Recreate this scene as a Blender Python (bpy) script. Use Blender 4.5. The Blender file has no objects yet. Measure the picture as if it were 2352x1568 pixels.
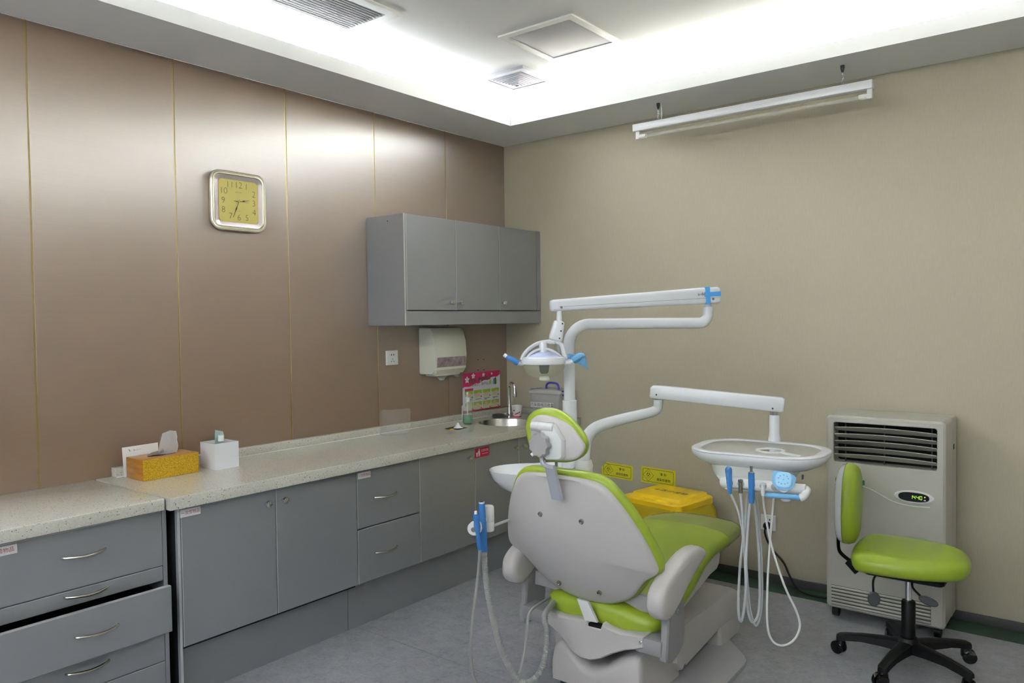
import bpy, bmesh, math, random
from mathutils import Vector, Matrix
random.seed(7)
sc = bpy.context.scene
COL = sc.collection
R = math.radians

# ------------------------------------------------------------------ camera, world, lights, exposure
cam_d = bpy.data.cameras.new('camera')
cam_d.sensor_width = 36.0
cam_d.lens = 1765.68 * 36.0 / 2352.0
cam_d.clip_start = 0.05
cam = bpy.data.objects.new('camera', cam_d)
cam.location = (3.3882, -4.2231, 1.4806)
cam.rotation_euler = (1.5425028, 0.0135336, 0.6686053)
COL.objects.link(cam)
sc.camera = cam

w = bpy.data.worlds.new('world'); sc.world = w
w.use_nodes = True
w.node_tree.nodes['Background'].inputs['Color'].default_value = (0.80, 0.90, 1.0, 1)
w.node_tree.nodes['Background'].inputs['Strength'].default_value = 2.3

vs = sc.view_settings
vs.view_transform = 'Standard'
vs.look = 'None'
vs.gamma = 1.0
vs.use_curve_mapping = False
vs.exposure = 1.36

# room shell dimensions
RX, RY = 4.70, -5.60           # right wall, wall behind the camera
ZS, ZC = 2.688, 2.90           # soffit underside, raised ceiling
SX0, SX1, SY0, SY1 = 0.40, RX - 0.40, -0.43, RY + 0.43   # opening of the cove
LIPT = 0.071

def area(name, loc, rot, sx, sy, power, col=(0.90, 0.95, 1.0)):
    d = bpy.data.lights.new(name, 'AREA')
    d.shape = 'RECTANGLE'; d.size = sx; d.size_y = sy
    d.energy = power; d.color = col
    o = bpy.data.objects.new(name, d)
    o.location = loc; o.rotation_euler = rot
    COL.objects.link(o)
    return o
# fluorescent strips lying in the cove behind the lip, shining up on to the ceiling
CW = 36.0
zl = ZS + 0.054
LX, LY = SX1 - SX0, SY0 - SY1
area('cove_strip', (0.265, (SY0 + SY1) / 2, zl), (R(180), R(-45), 0), 0.05, LY + .1, CW * LY)
area('cove_strip', ((SX0 + SX1) / 2, -0.295, zl), (R(180 - 45), 0, 0), LX + .1, 0.05, CW * LX)
area('cove_strip', (RX - 0.265, (SY0 + SY1) / 2, zl), (R(180), R(45), 0), 0.05, LY + .1, CW * LY * .12)
area('cove_strip', ((SX0 + SX1) / 2, RY + 0.295, zl), (R(180 + 45), 0, 0), LX + .1, 0.05, CW * LX * .7)

# daylight enters through the window in the wall behind the camera; this portal only guides its sampling
WX0, WX1, WZ0, WZ1 = 1.10, 3.50, 0.90, 2.40
pt = area('window_portal', ((WX0 + WX1) / 2, RY - 0.10, (WZ0 + WZ1) / 2), (R(90), 0, 0), WX1 - WX0, WZ1 - WZ0, 1.0)
pt.data.cycles.is_portal = True

# ------------------------------------------------------------------ materials
def lin(c):
    def f(v):
        v /= 255.0
        return v / 12.92 if v <= 0.04045 else ((v + 0.055) / 1.055) ** 2.4
    return (f(c[0]), f(c[1]), f(c[2]), 1.0)

MATS = {}
def mat(name, col, rough=0.4, metal=0.0, trans=0.0, alpha=1.0, coat=0.0, ior=1.5, spec=0.5, emis=None, estr=0.0, aniso=0.0, sss=0.0):
    m = bpy.data.materials.new(name); m.use_nodes = True
    b = m.node_tree.nodes['Principled BSDF']
    b.inputs['Base Color'].default_value = lin(col)
    b.inputs['Roughness'].default_value = rough
    b.inputs['Metallic'].default_value = metal
    b.inputs['IOR'].default_value = ior
    b.inputs['Specular IOR Level'].default_value = spec
    b.inputs['Transmission Weight'].default_value = trans
    b.inputs['Alpha'].default_value = alpha
    b.inputs['Coat Weight'].default_value = coat
    b.inputs['Coat Roughness'].default_value = 0.08
    b.inputs['Anisotropic'].default_value = aniso
    if emis:
        b.inputs['Emission Color'].default_value = lin(emis)
        b.inputs['Emission Strength'].default_value = estr
    MATS[name] = m
    return m

def nodes(m): return m.node_tree.nodes, m.node_tree.links, m.node_tree.nodes['Principled BSDF']
def texco(m, scale=(1, 1, 1), kind='Object'):
    n, l, b = nodes(m)
    tc = n.new('ShaderNodeTexCoord'); mp = n.new('ShaderNodeMapping')
    mp.inputs['Scale'].default_value = scale
    l.new(tc.outputs[kind], mp.inputs['Vector'])
    return mp
def noise(m, scale, detail=3, rough=0.5, vec=None, sc3=(1, 1, 1)):
    n, l, b = nodes(m)
    t = n.new('ShaderNodeTexNoise')
    t.inputs['Scale'].default_value = scale; t.inputs['Detail'].default_value = detail
    t.inputs['Roughness'].default_value = rough
    l.new((vec or texco(m, sc3)).outputs[0], t.inputs['Vector'])
    return t
def ramp(m, src, stops):
    n, l, b = nodes(m)
    r = n.new('ShaderNodeValToRGB')
    el = r.color_ramp.elements
    while len(el) < len(stops): el.new(0.5)
    for e, (p, c) in zip(el, stops):
        e.position = p; e.color = lin(c)
    l.new(src, r.inputs['Fac'])
    return r
def bump(m, src, strength, dist=0.002):
    n, l, b = nodes(m)
    bp = n.new('ShaderNodeBump'); bp.inputs['Strength'].default_value = strength
    bp.inputs['Distance'].default_value = dist
    l.new(src, bp.inputs['Height']); l.new(bp.outputs[0], b.inputs['Normal'])

# bronze brushed metal wall panel
m = mat('bronze', (110, 84, 60), 0.43, 0.0, aniso=0.9, ior=2.7)
n, l, b = nodes(m)
t = noise(m, 1.0, 4, 0.6, sc3=(40, 1.2, 420))
r = ramp(m, t.outputs['Fac'], [(0.3, (108, 78, 50)), (0.7, (116, 86, 58))])
l.new(r.outputs[0], b.inputs['Base Color'])
tg = n.new('ShaderNodeTangent'); tg.direction_type = 'UV_MAP'; tg.uv_map = 'UVMap'
l.new(tg.outputs[0], b.inputs['Tangent'])
bump(m, t.outputs['Fac'], 0.02, 0.0004)
mat('brass', (158, 142, 92), 0.42, 1.0)

m = mat('wallpaper', (186, 178, 156), 0.62, spec=0.3)
n, l, b = nodes(m)
t = noise(m, 1.0, 3, 0.6, sc3=(160, 160, 16))
t2 = noise(m, 1.0, 2, 0.5, sc3=(420, 420, 30))
mx = n.new('ShaderNodeMath'); mx.operation = 'ADD'
l.new(t.outputs['Fac'], mx.inputs[0]); l.new(t2.outputs['Fac'], mx.inputs[1])
dv = n.new('ShaderNodeMath'); dv.operation = 'MULTIPLY'; dv.inputs[1].default_value = 0.5
l.new(mx.outputs[0], dv.inputs[0])
r = ramp(m, dv.outputs[0], [(0.3, (179, 171, 150)), (0.5, (183, 175, 154)), (0.7, (187, 180, 160))])
l.new(r.outputs[0], b.inputs['Base Color'])
bump(m, dv.outputs[0], 0.07, 0.001)

m = mat('ceiling_paint', (242, 242, 241), 0.8, spec=0.2)
t = noise(m, 60, 2); bump(m, t.outputs['Fac'], 0.03, 0.001)
mat('plain_wall', (186, 180, 162), 0.7)

m = mat('vinyl_floor', (128, 131, 138), 0.32, spec=0.45)
n, l, b = nodes(m)
t = noise(m, 14, 8, 0.72)
t2 = noise(m, 55, 6, 0.7, sc3=(1, 1.7, 1))
mx = n.new('ShaderNodeMath'); mx.operation = 'ADD'
l.new(t.outputs['Fac'], mx.inputs[0]); l.new(t2.outputs['Fac'], mx.inputs[1])
dv = n.new('ShaderNodeMath'); dv.operation = 'MULTIPLY'; dv.inputs[1].default_value = 0.5
l.new(mx.outputs[0], dv.inputs[0])
r = ramp(m, dv.outputs[0], [(0.36, (124, 125, 132)), (0.46, (149, 150, 156)), (0.56, (162, 162, 168)), (0.68, (178, 178, 182))])
l.new(r.outputs[0], b.inputs['Base Color'])
m = mat('vinyl_green', (58, 92, 70), 0.4)
t = noise(m, 30, 6, 0.7); r = ramp(m, t.outputs['Fac'], [(0.35, (38, 62, 46)), (0.65, (56, 82, 64))])
nodes(m)[1].new(r.outputs[0], nodes(m)[2].inputs['Base Color'])
mat('skirting', (70, 70, 68), 0.5)
mat('floor_joint', (84, 84, 90), 0.7)

# cabinets
m = mat('cabinet', (158, 160, 164), 0.36, 0.5)
t = noise(m, 1.0, 2, 0.5, sc3=(60, 60, 900)); bump(m, t.outputs['Fac'], 0.03, 0.0005)
mat('cabinet_edge', (206, 207, 209), 0.3, 0.5)
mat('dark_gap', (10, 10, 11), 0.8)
mat('chrome', (225, 226, 228), 0.08, 1.0)
mat('brushed_steel', (180, 178, 172), 0.24, 1.0)
mat('satin_nickel', (186, 182, 172), 0.2, 1.0)
mat('cast_metal', (196, 197, 206), 0.38, 0.5)
mat('carcass', (22, 22, 24), 0.7)

m = mat('quartz', (196, 192, 181), 0.14, spec=0.55)
n, l, b = nodes(m)
v = n.new('ShaderNodeTexVoronoi'); v.inputs['Scale'].default_value = 400
l.new(texco(m).outputs[0], v.inputs['Vector'])
r = ramp(m, v.outputs['Color'], [(0.0, (58, 50, 42)), (0.085, (104, 96, 84)), (0.13, (212, 210, 200)), (0.82, (219, 217, 208)), (0.93, (236, 234, 228))])
t = noise(m, 150, 3, 0.6)
r2 = ramp(m, t.outputs['Fac'], [(0.35, (206, 203, 192)), (0.6, (226, 224, 217))])
mxc = n.new('ShaderNodeMixRGB'); mxc.blend_type = 'MULTIPLY'; mxc.inputs['Fac'].default_value = 0.55
l.new(r.outputs[0], mxc.inputs['Color1']); l.new(r2.outputs[0], mxc.inputs['Color2'])
l.new(mxc.outputs[0], b.inputs['Base Color'])
b.inputs['Base Color'].default_value = lin((200, 196, 186))

mat('fan_plastic', (158, 158, 164), 0.5)
mat('panel_grey', (196, 195, 200), 0.6)
mat('white_gloss', (233, 233, 236), 0.18, coat=0.3)
mat('white_enamel', (226, 227, 231), 0.22)
mat('white_plastic', (226, 226, 224), 0.35)
m = mat('shell_plastic', (198, 193, 191), 0.33)
t = noise(m, 420, 2); bump(m, t.outputs['Fac'], 0.04, 0.0005)
mat('bracket_grey', (146, 144, 146), 0.4)
mat('grey_plastic', (165, 162, 162), 0.38)
mat('base_grey', (176, 175, 178), 0.42)
mat('cream_plastic', (222, 221, 205), 0.35)
m = mat('aircon_plastic', (186, 183, 174), 0.4)
t = noise(m, 260, 3); bump(m, t.outputs['Fac'], 0.05, 0.0008)
mat('black_plastic', (9, 9, 10), 0.5, spec=0.3)
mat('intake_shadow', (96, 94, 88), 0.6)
mat('black_gloss', (9, 9, 12), 0.12)
mat('void_black', (6, 6, 6), 0.9)
mat('dark_rubber', (60, 62, 66), 0.5)
mat('grey_hose', (150, 150, 147), 0.45)
mat('pale_hose', (196, 198, 202), 0.35)
mat('smoke_grey', (170, 168, 160), 0.3)
m = mat('green_vinyl', (148, 168, 46), 0.34, spec=0.5)
t = noise(m, 700, 2); bump(m, t.outputs['Fac'], 0.03, 0.0004)
mat('clear_film', (186, 180, 140), 0.12, alpha=0.34, ior=1.4)
mat('clear_plastic', (235, 238, 238), 0.05, alpha=0.16)
mat('clear_acrylic', (236, 238, 236), 0.05, alpha=0.17)
mat('pale_wrap', (176, 208, 202), 0.3, alpha=0.75)
mat('blue_film', (62, 130, 200), 0.22, alpha=0.86)
mat('blue_film_light', (118, 186, 236), 0.25, alpha=0.8)
mat('blue_pad', (150, 205, 240), 0.25)
mat('blue_print', (60, 110, 180), 0.4)
mat('tape_blue', (78, 160, 226), 0.4)
mat('bin_yellow', (246, 204, 20), 0.3)
m = mat('bag_yellow', (238, 212, 52), 0.16, alpha=0.6)
mat('sign_yellow', (222, 214, 40), 0.45)
mat('print_black', (22, 22, 22), 0.6)
mat('print_dark', (62, 58, 44), 0.6)
mat('print_grey', (108, 106, 106), 0.6)
mat('print_red', (168, 40, 62), 0.6)
mat('print_white', (240, 238, 238), 0.6)
mat('sticker_white', (232, 230, 228), 0.5)
mat('sticker_red', (200, 30, 62), 0.45)
mat('magenta', (190, 30, 92), 0.4)
mat('poster_white', (212, 210, 218), 0.35)
mat('poster_green', (150, 190, 50), 0.4)
mat('poster_pale', (192, 204, 160), 0.4)
mat('skin_print', (214, 176, 156), 0.5)
mat('brown_print', (120, 70, 60), 0.5)
mat('paper_white', (236, 234, 232), 0.75)
m = mat('tissue', (240, 236, 236), 0.9, sss=0.1)
mat('cup_white', (236, 232, 228), 0.5)
mat('soap_green', (6, 116, 54), 0.12, trans=0.25)
mat('frost_plastic', (204, 201, 199), 0.4, alpha=0.84)
mat('handle_blue', (54, 52, 170), 0.4)
mat('lens_clear', (228, 232, 206), 0.04, alpha=0.2)
mat('reflector', (215, 216, 190), 0.1, 0.9)
mat('lamp_blue', (196, 206, 236), 0.3)
mat('tube_glass', (235, 238, 235), 0.04, alpha=0.2)
mat('green_badge', (24, 98, 62), 0.4)
mat('display_green', (150, 220, 60), 0.4, emis=(170, 240, 70), estr=0.7)
mat('display_amber', (255, 190, 80), 0.4, emis=(255, 190, 80), estr=2.0)
mat('clock_gold', (182, 168, 88), 0.55, 0.15)
mat('clock_frame', (222, 216, 194), 0.28, 0.6)
mat('clock_inner', (186, 176, 176), 0.25, 0.7)
m = mat('gold_plain', (200, 142, 56), 0.28, 0.55)
t = noise(m, 9, 3, sc3=(1, 1, 6)); r = ramp(m, t.outputs['Fac'], [(0.3, (176, 118, 40)), (0.7, (208, 152, 64))])
nodes(m)[1].new(r.outputs[0], nodes(m)[2].inputs['Base Color'])
m = mat('gold_glitter', (206, 162, 30), 0.3, 0.6)
n, l, b = nodes(m)
v = n.new('ShaderNodeTexVoronoi'); v.inputs['Scale'].default_value = 620
l.new(texco(m).outputs[0], v.inputs['Vector'])
r = ramp(m, v.outputs['Color'], [(0.1, (166, 120, 14)), (0.5, (206, 162, 30)), (0.9, (238, 208, 84))])
l.new(r.outputs[0], b.inputs['Base Color'])
bump(m, v.outputs['Color'], 0.6, 0.002)
m = mat('towel_window', (140, 122, 124), 0.18)
t = noise(m, 26, 5, 0.7); r = ramp(m, t.outputs['Fac'], [(0.35, (104, 86, 82)), (0.6, (158, 142, 150)), (0.75, (196, 190, 208))])
nodes(m)[1].new(r.outputs[0], nodes(m)[2].inputs['Base Color'])
M = MATS

# ------------------------------------------------------------------ mesh helpers (all in world metres)
OFF = {}
def shade(me, angle=35):
    for p in me.polygons: p.use_smooth = True
    try: me.set_sharp_from_angle(angle=R(angle))
    except Exception: pass
def finish(bm, name):
    bmesh.ops.recalc_face_normals(bm, faces=bm.faces)
    me = bpy.data.meshes.new(name); bm.to_mesh(me); bm.free()
    return me
def empty(name, loc, label=None, cat=None, group=None, kind=None):
    o = bpy.data.objects.new(name, None); COL.objects.link(o)
    o.location = loc; o.empty_display_size = 0.1
    OFF[o] = Vector(loc)
    tag(o, label, cat, group, kind)
    return o
def tag(o, label=None, cat=None, group=None, kind=None):
    if label: o['label'] = label
    if cat: o['category'] = cat
    if group: o['group'] = group
    if kind: o['kind'] = kind
    return o
def obj(name, bm, material, parent=None, label=None, base=None, angle=35):
    off = OFF[parent] if parent is not None else Vector(base if base else (0, 0, 0))
    bmesh.ops.translate(bm, verts=bm.verts, vec=-off)
    me = finish(bm, name)
    shade(me, angle)
    if material: me.materials.append(M[material])
    o = bpy.data.objects.new(name, me); COL.objects.link(o)
    if parent is not None: o.parent = parent
    else: o.location = off
    OFF[o] = off.copy()
    if label: o['label'] = label
    return o
def inst(name, me, parent, mw):
    """an object sharing mesh me, placed by world matrix mw under parent"""
    o = bpy.data.objects.new(name, me); COL.objects.link(o)
    if parent is not None:
        o.parent = parent
        o.matrix_local = Matrix.Translation(-OFF[parent]) @ mw
    else:
        o.matrix_local = mw
    return o
def B(): return bmesh.new()
def box(bm, x0, x1, y0, y1, z0, z1, bev=0.0, seg=2, xf=None):
    g = bmesh.ops.create_cube(bm, size=1.0)
    vs_ = g['verts']
    bmesh.ops.scale(bm, verts=vs_, vec=(abs(x1 - x0), abs(y1 - y0), abs(z1 - z0)))
    bmesh.ops.translate(bm, verts=vs_, vec=((x0 + x1) / 2, (y0 + y1) / 2, (z0 + z1) / 2))
    if xf is not None: bmesh.ops.transform(bm, matrix=xf, verts=vs_)
    if bev > 0:
        es = list({e for v_ in vs_ for e in v_.link_edges})
        bmesh.ops.bevel(bm, geom=es, offset=bev, segments=seg, profile=0.5, affect='EDGES')
    return bm
def bx(*a, **k): return box(B(), *a, **k)
def cr(pts, n=8, closed=False):
    P = [Vector(p) for p in pts]; out = []
    N = len(P)
    rng = N if closed else N - 1
    for i in range(rng):
        p0 = P[(i - 1) % N] if closed else P[max(i - 1, 0)]
        p1 = P[i]; p2 = P[(i + 1) % N]
        p3 = P[(i + 2) % N] if closed else P[min(i + 2, N - 1)]
        for k in range(n):
            t_ = k / n; t2_ = t_ * t_; t3_ = t2_ * t_
            out.append(0.5 * ((2 * p1) + (p2 - p0) * t_ + (2 * p0 - 5 * p1 + 4 * p2 - p3) * t2_ + (3 * p1 - p0 - 3 * p2 + p3) * t3_))
    if not closed: out.append(P[-1])
    return out
def sweep(bm, pts, rad, seg=12, caps=True, flat=1.0, closed=False):
    P = [Vector(p) for p in pts]; N = len(P)
    rads = rad if isinstance(rad, (list, tuple)) else [rad] * N
    rings = []; nrm = None
    for i, p in enumerate(P):
        if closed: t_ = (P[(i + 1) % N] - P[i - 1]).normalized()
        else: t_ = (P[min(i + 1, N - 1)] - P[max(i - 1, 0)]).normalized()
        if nrm is None:
            a = Vector((0, 0, 1)) if abs(t_.z) < 0.9 else Vector((1, 0, 0))
            nrm = (a - a.dot(t_) * t_).normalized()
        else:
            nrm = (nrm - nrm.dot(t_) * t_)
            nrm = nrm.normalized() if nrm.length > 1e-6 else Vector((1, 0, 0))
        bi = t_.cross(nrm)
        rings.append([bm.verts.new(p + rads[i] * (math.cos(2 * math.pi * k / seg) * nrm * flat + math.sin(2 * math.pi * k / seg) * bi)) for k in range(seg)])
    for i in range(N if closed else N - 1):
        a, b_ = rings[i], rings[(i + 1) % N]
        for k in range(seg):
            bm.faces.new((a[k], a[(k + 1) % seg], b_[(k + 1) % seg], b_[k]))
    if caps and not closed:
        bm.faces.new(rings[0][::-1]); bm.faces.new(rings[-1])
    return bm
def tube(pts, rad, seg=12, **k): return sweep(B(), pts, rad, seg, **k)
def lathe(bm, prof, c, seg=24, axis=(0, 0, 1), cap0=True, cap1=True):
    """prof: list of (radius, height) along axis from point c"""
    ax = Vector(axis).normalized()
    a = Vector((1, 0, 0)) if abs(ax.x) < 0.8 else Vector((0, 1, 0))
    u = (a - a.dot(ax) * ax).normalized(); v_ = ax.cross(u)
    c = Vector(c); rings = []
    for r_, h in prof:
        r_ = max(r_, 1e-4)
        rings.append([bm.verts.new(c + ax * h + r_ * (math.cos(2 * math.pi * k / seg) * u + math.sin(2 * math.pi * k / seg) * v_)) for k in range(seg)])
    for a_, b_ in zip(rings, rings[1:]):
        for k in range(seg):
            bm.faces.new((a_[k], a_[(k + 1) % seg], b_[(k + 1) % seg], b_[k]))
    if cap0: bm.faces.new(rings[0][::-1])
    if cap1: bm.faces.new(rings[-1])
    return bm
def lth(prof, c, **k): return lathe(B(), prof, c, **k)
def inset(ol, d):
    N = len(ol); out = []
    A = sum(ol[i][0] * ol[(i + 1) % N][1] - ol[(i + 1) % N][0] * ol[i][1] for i in range(N))
    s = 1 if A > 0 else -1
    for i in range(N):
        p0, p1, p2 = Vector(ol[i - 1]), Vector(ol[i]), Vector(ol[(i + 1) % N])
        t1 = (p1 - p0).normalized(); t2 = (p2 - p1).normalized()
        n1 = Vector((-t1.y, t1.x)) * s; n2 = Vector((-t2.y, t2.x)) * s
        nn = (n1 + n2)
        nn = nn.normalized() if nn.length > 1e-6 else n1
        k = 1 / max(0.5, nn.dot(n1))
        out.append(tuple(p1 + nn * d * k))
    return out
def slab(bm, ol, rings, fr, flip=False, dome=None):
    """ol: 2D outline; rings: list of (inset, w); fr: (origin, u, v, n) frame"""
    o_, u, v_, n_ = [Vector(q) for q in fr]
    RR = []
    for d, wv in rings:
        pts = inset(ol, d) if abs(d) > 1e-9 else ol
        RR.append([bm.verts.new(o_ + u * p[0] + v_ * p[1] + n_ * wv) for p in pts])
    N = len(ol)
    for a_, b_ in zip(RR, RR[1:]):
        for k in range(N):
            bm.faces.new((a_[k], a_[(k + 1) % N], b_[(k + 1) % N], b_[k]))
    for end, rg in ((0, RR[0]), (1, RR[-1])):
        if dome and end == 1:
            cx = sum((q.co for q in rg), Vector()) / N
            cv = bm.verts.new(cx + n_ * dome)
            prev = rg
            for f_ in (0.66, 0.33):
                cur = [bm.verts.new(cx + (q.co - cx) * f_ + n_ * dome * (1 - f_ * f_)) for q in rg]
                for k in range(N): bm.faces.new((prev[k], prev[(k + 1) % N], cur[(k + 1) % N], cur[k]))
                prev = cur
            for k in range(N): bm.faces.new((prev[k], prev[(k + 1) % N], cv))
        else:
            f = bm.faces.new(rg if end else rg[::-1])
            if N > 4:
                bmesh.ops.triangulate(bm, faces=[f])
    return bm
def slb(*a, **k): return slab(B(), *a, **k)
def rrect(w_, h_, r_, n=5, c=(0, 0)):
    out = []
    for sx, sy, a0 in ((1, 1, 0), (-1, 1, 90), (-1, -1, 180), (1, -1, 270)):
        for k in range(n + 1):
            a = R(a0 + 90 * k / n)
            out.append((c[0] + sx * (w_ / 2 - r_) + r_ * math.cos(a), c[1] + sy * (h_ / 2 - r_) + r_ * math.sin(a)))
    return out
def ellipse(a, b_, n=32, c=(0, 0)):
    return [(c[0] + a * math.cos(2 * math.pi * k / n), c[1] + b_ * math.sin(2 * math.pi * k / n)) for k in range(n)]
def sup(a, b_, p=3.0, n=40, c=(0, 0)):
    out = []
    for k in range(n):
        t_ = 2 * math.pi * k / n
        cs, sn = math.cos(t_), math.sin(t_)
        out.append((c[0] + a * math.copysign(abs(cs) ** (2 / p), cs), c[1] + b_ * math.copysign(abs(sn) ** (2 / p), sn)))
    return out
def loft(bm, sections, cap=True):
    RR = [[bm.verts.new(p) for p in s] for s in sections]
    N = len(RR[0])
    for a_, b_ in zip(RR, RR[1:]):
        for k in range(N): bm.faces.new((a_[k], a_[(k + 1) % N], b_[(k + 1) % N], b_[k]))
    if cap:
        bm.faces.new(RR[0][::-1]); bm.faces.new(RR[-1])
    return bm
def sphere(bm, c, r_, sc3=(1, 1, 1), seg=16, rings=10):
    g = bmesh.ops.create_uvsphere(bm, u_segments=seg, v_segments=rings, radius=r_)
    bmesh.ops.scale(bm, verts=g['verts'], vec=sc3)
    bmesh.ops.translate(bm, verts=g['verts'], vec=c)
    return bm
XL = ((0, 0, 0), (0, 1, 0), (0, 0, 1), (1, 0, 0))      # frame on the left wall: u=+y, v=z, out=+x
def fr_left(x, y, z): return ((x, y, z), (0, 1, 0), (0, 0, 1), (1, 0, 0))
def fr_back(x, y, z): return ((x, y, z), (1, 0, 0), (0, 0, 1), (0, -1, 0))
def fr_top(x, y, z, a=0): return ((x, y, z), (math.cos(a), math.sin(a), 0), (-math.sin(a), math.cos(a), 0), (0, 0, 1))
def frm(fr):
    o_, u, v_, n_ = [Vector(q) for q in fr]
    return Matrix(((u.x, v_.x, n_.x, o_.x), (u.y, v_.y, n_.y, o_.y), (u.z, v_.z, n_.z, o_.z), (0, 0, 0, 1)))
def text(name, body, size, fr, material, parent, u=0, v=0, align='CENTER', thin=0.0, sx=1.0, label=None):
    cu = bpy.data.curves.new(name, 'FONT'); cu.body = body; cu.size = size
    cu.align_x = align; cu.align_y = 'CENTER'; cu.offset = thin; cu.resolution_u = 3
    tmp = bpy.data.objects.new(name + '_tmp', cu); COL.objects.link(tmp)
    bpy.context.view_layer.update()
    dg = bpy.context.evaluated_depsgraph_get()
    me = bpy.data.meshes.new_from_object(tmp.evaluated_get(dg))
    bpy.data.objects.remove(tmp); bpy.data.curves.remove(cu)
    me.materials.clear(); me.materials.append(M[material])
    mw = frm(fr) @ Matrix.Translation((u, v, 0)) @ Matrix.Diagonal((sx, 1, 1, 1))
    o = inst(name, me, parent, mw)
    if label: o['label'] = label
    return o
def plate(fr, w_, h_, t_=0.001, u=0, v=0, rot=0):
    """thin rectangular sheet, standing proud of its frame by t_"""
    c, s = math.cos(rot), math.sin(rot)
    ol = [(u + c * a - s * b_, v + s * a + c * b_) for a, b_ in ((-w_ / 2, -h_ / 2), (w_ / 2, -h_ / 2), (w_ / 2, h_ / 2), (-w_ / 2, h_ / 2))]
    return slb(ol, [(0, 0), (0, t_)], fr)
def frame_up(fr, d):
    o_, u, v_, n_ = fr
    return (tuple(Vector(o_) + Vector(n_) * d), u, v_, n_)
def ringmesh(bm, ol_out, ol_in, w0, w1, fr):
    o_, u, v_, n_ = [Vector(q) for q in fr]
    P = lambda p, wv: bm.verts.new(o_ + u * p[0] + v_ * p[1] + n_ * wv)
    a = [P(p, w0) for p in ol_out]; b_ = [P(p, w1) for p in ol_out]
    c = [P(p, w1) for p in ol_in]; d = [P(p, w0) for p in ol_in]
    N = len(ol_out)
    for k in range(N):
        k2 = (k + 1) % N
        bm.faces.new((a[k], a[k2], b_[k2], b_[k])); bm.faces.new((b_[k], b_[k2], c[k2], c[k]))
        bm.faces.new((c[k], c[k2], d[k2], d[k])); bm.faces.new((d[k], d[k2], a[k2], a[k]))
    return bm

# ------------------------------------------------------------------ room shell
floor = tag(obj('floor', bx(-0.1, RX + .1, RY - .1, 0.1, -0.12, -0.002), 'floor_joint'), kind='structure')
ys = [-0.155, -1.806, -3.606, RY]
for a, b_ in zip(ys, ys[1:]):
    obj('vinyl_sheet', bx(0.0, RX, b_ + 0.0015, a - 0.0015, -0.002, 0.0), 'vinyl_floor', floor)
obj('border_strip', bx(0.0, RX, -0.1535, 0.0, -0.002, 0.0), 'vinyl_green', floor, 'dark green vinyl border strip')

wl = tag(obj('wall_left', bx(-0.15, -0.008, RY - .1, 0.1, -0.1, 3.0), 'dark_gap'), kind='structure')
def uvplane(o, axes):
    me = o.data; uv = me.uv_layers.new(name='UVMap')
    for lp in me.loops:
        c = me.vertices[lp.vertex_index].co
        uv.data[lp.index].uv = (c[axes[0]], c[axes[1]])
for k in range(10):
    y1 = -0.6 * k; y0 = max(-0.6 * (k + 1), RY)
    p = obj('wall_panel', bx(-0.008, 0.0, y0 + 0.0032, y1 - (0.0032 if k else 0), 0, ZS, bev=0.0012, seg=1), 'bronze', wl)
    uvplane(p, (1, 2))
    if k < 9:
        obj('brass_strip', bx(-0.008, -0.0025, y0 - 0.0032, y0 + 0.0032, 0, ZS), 'brass', wl, 'thin brass joint strip')
for (y, z) in ((-0.31, 1.215), (-0.25, 1.213), (-0.31, 1.145), (-0.25, 1.143)):
    obj('screw_hole', lth([(0.004, -0.002), (0.004, 0.0006)], (0, y, z), seg=8, axis=(1, 0, 0)), 'void_black', wl, 'old screw hole in the panel')
tag(obj('wall_back', bx(-0.1, RX + .1, 0, 0.15, -0.1, 3.0), 'wallpaper'), kind='structure')
tag(obj('wall_right', bx(RX, RX + 0.15, RY - .1, 0.1, -0.1, 3.0), 'plain_wall'), kind='structure')
bm = B()
for a in ((-.1, WX0, -.1, 3.0), (WX1, RX + .1, -.1, 3.0), (WX0, WX1, -.1, WZ0), (WX0, WX1, WZ1, 3.0)):
    box(bm, a[0], a[1], RY - 0.15, RY, a[2], a[3])
tag(obj('wall_front', bm, 'plain_wall'), kind='structure')
bm = B()
for a in ((WX0, WX0 + .05, WZ0, WZ1), (WX1 - .05, WX1, WZ0, WZ1), (WX0 + .05, WX1 - .05, WZ0, WZ0 + .05), (WX0 + .05, WX1 - .05, WZ1 - .05, WZ1), ((WX0 + WX1) / 2 - .03, (WX0 + WX1) / 2 + .03, WZ0 + .05, WZ1 - .05)):
    box(bm, a[0], a[1], RY - 0.09, RY - 0.04, a[2], a[3])
win = tag(obj('window_1', bm, 'white_plastic'), kind='structure')
for a, b_ in ((WX0 + .05, (WX0 + WX1) / 2 - .03), ((WX0 + WX1) / 2 + .03, WX1 - .05)):
    obj('pane', bx(a, b_, RY - .068, RY - .062, WZ0 + .05, WZ1 - .05), 'clear_acrylic', win)
bm = bx(0, RX, -0.012, 0.0, 0.0, 0.046, bev=0.003)
tag(obj('baseboard_back', bm, 'skirting'), kind='structure')
bm = bx(RX - .012, RX, RY, -0.012, 0.0, 0.046, bev=0.003)
tag(obj('baseboard_right', bm, 'skirting'), kind='structure')

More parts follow.
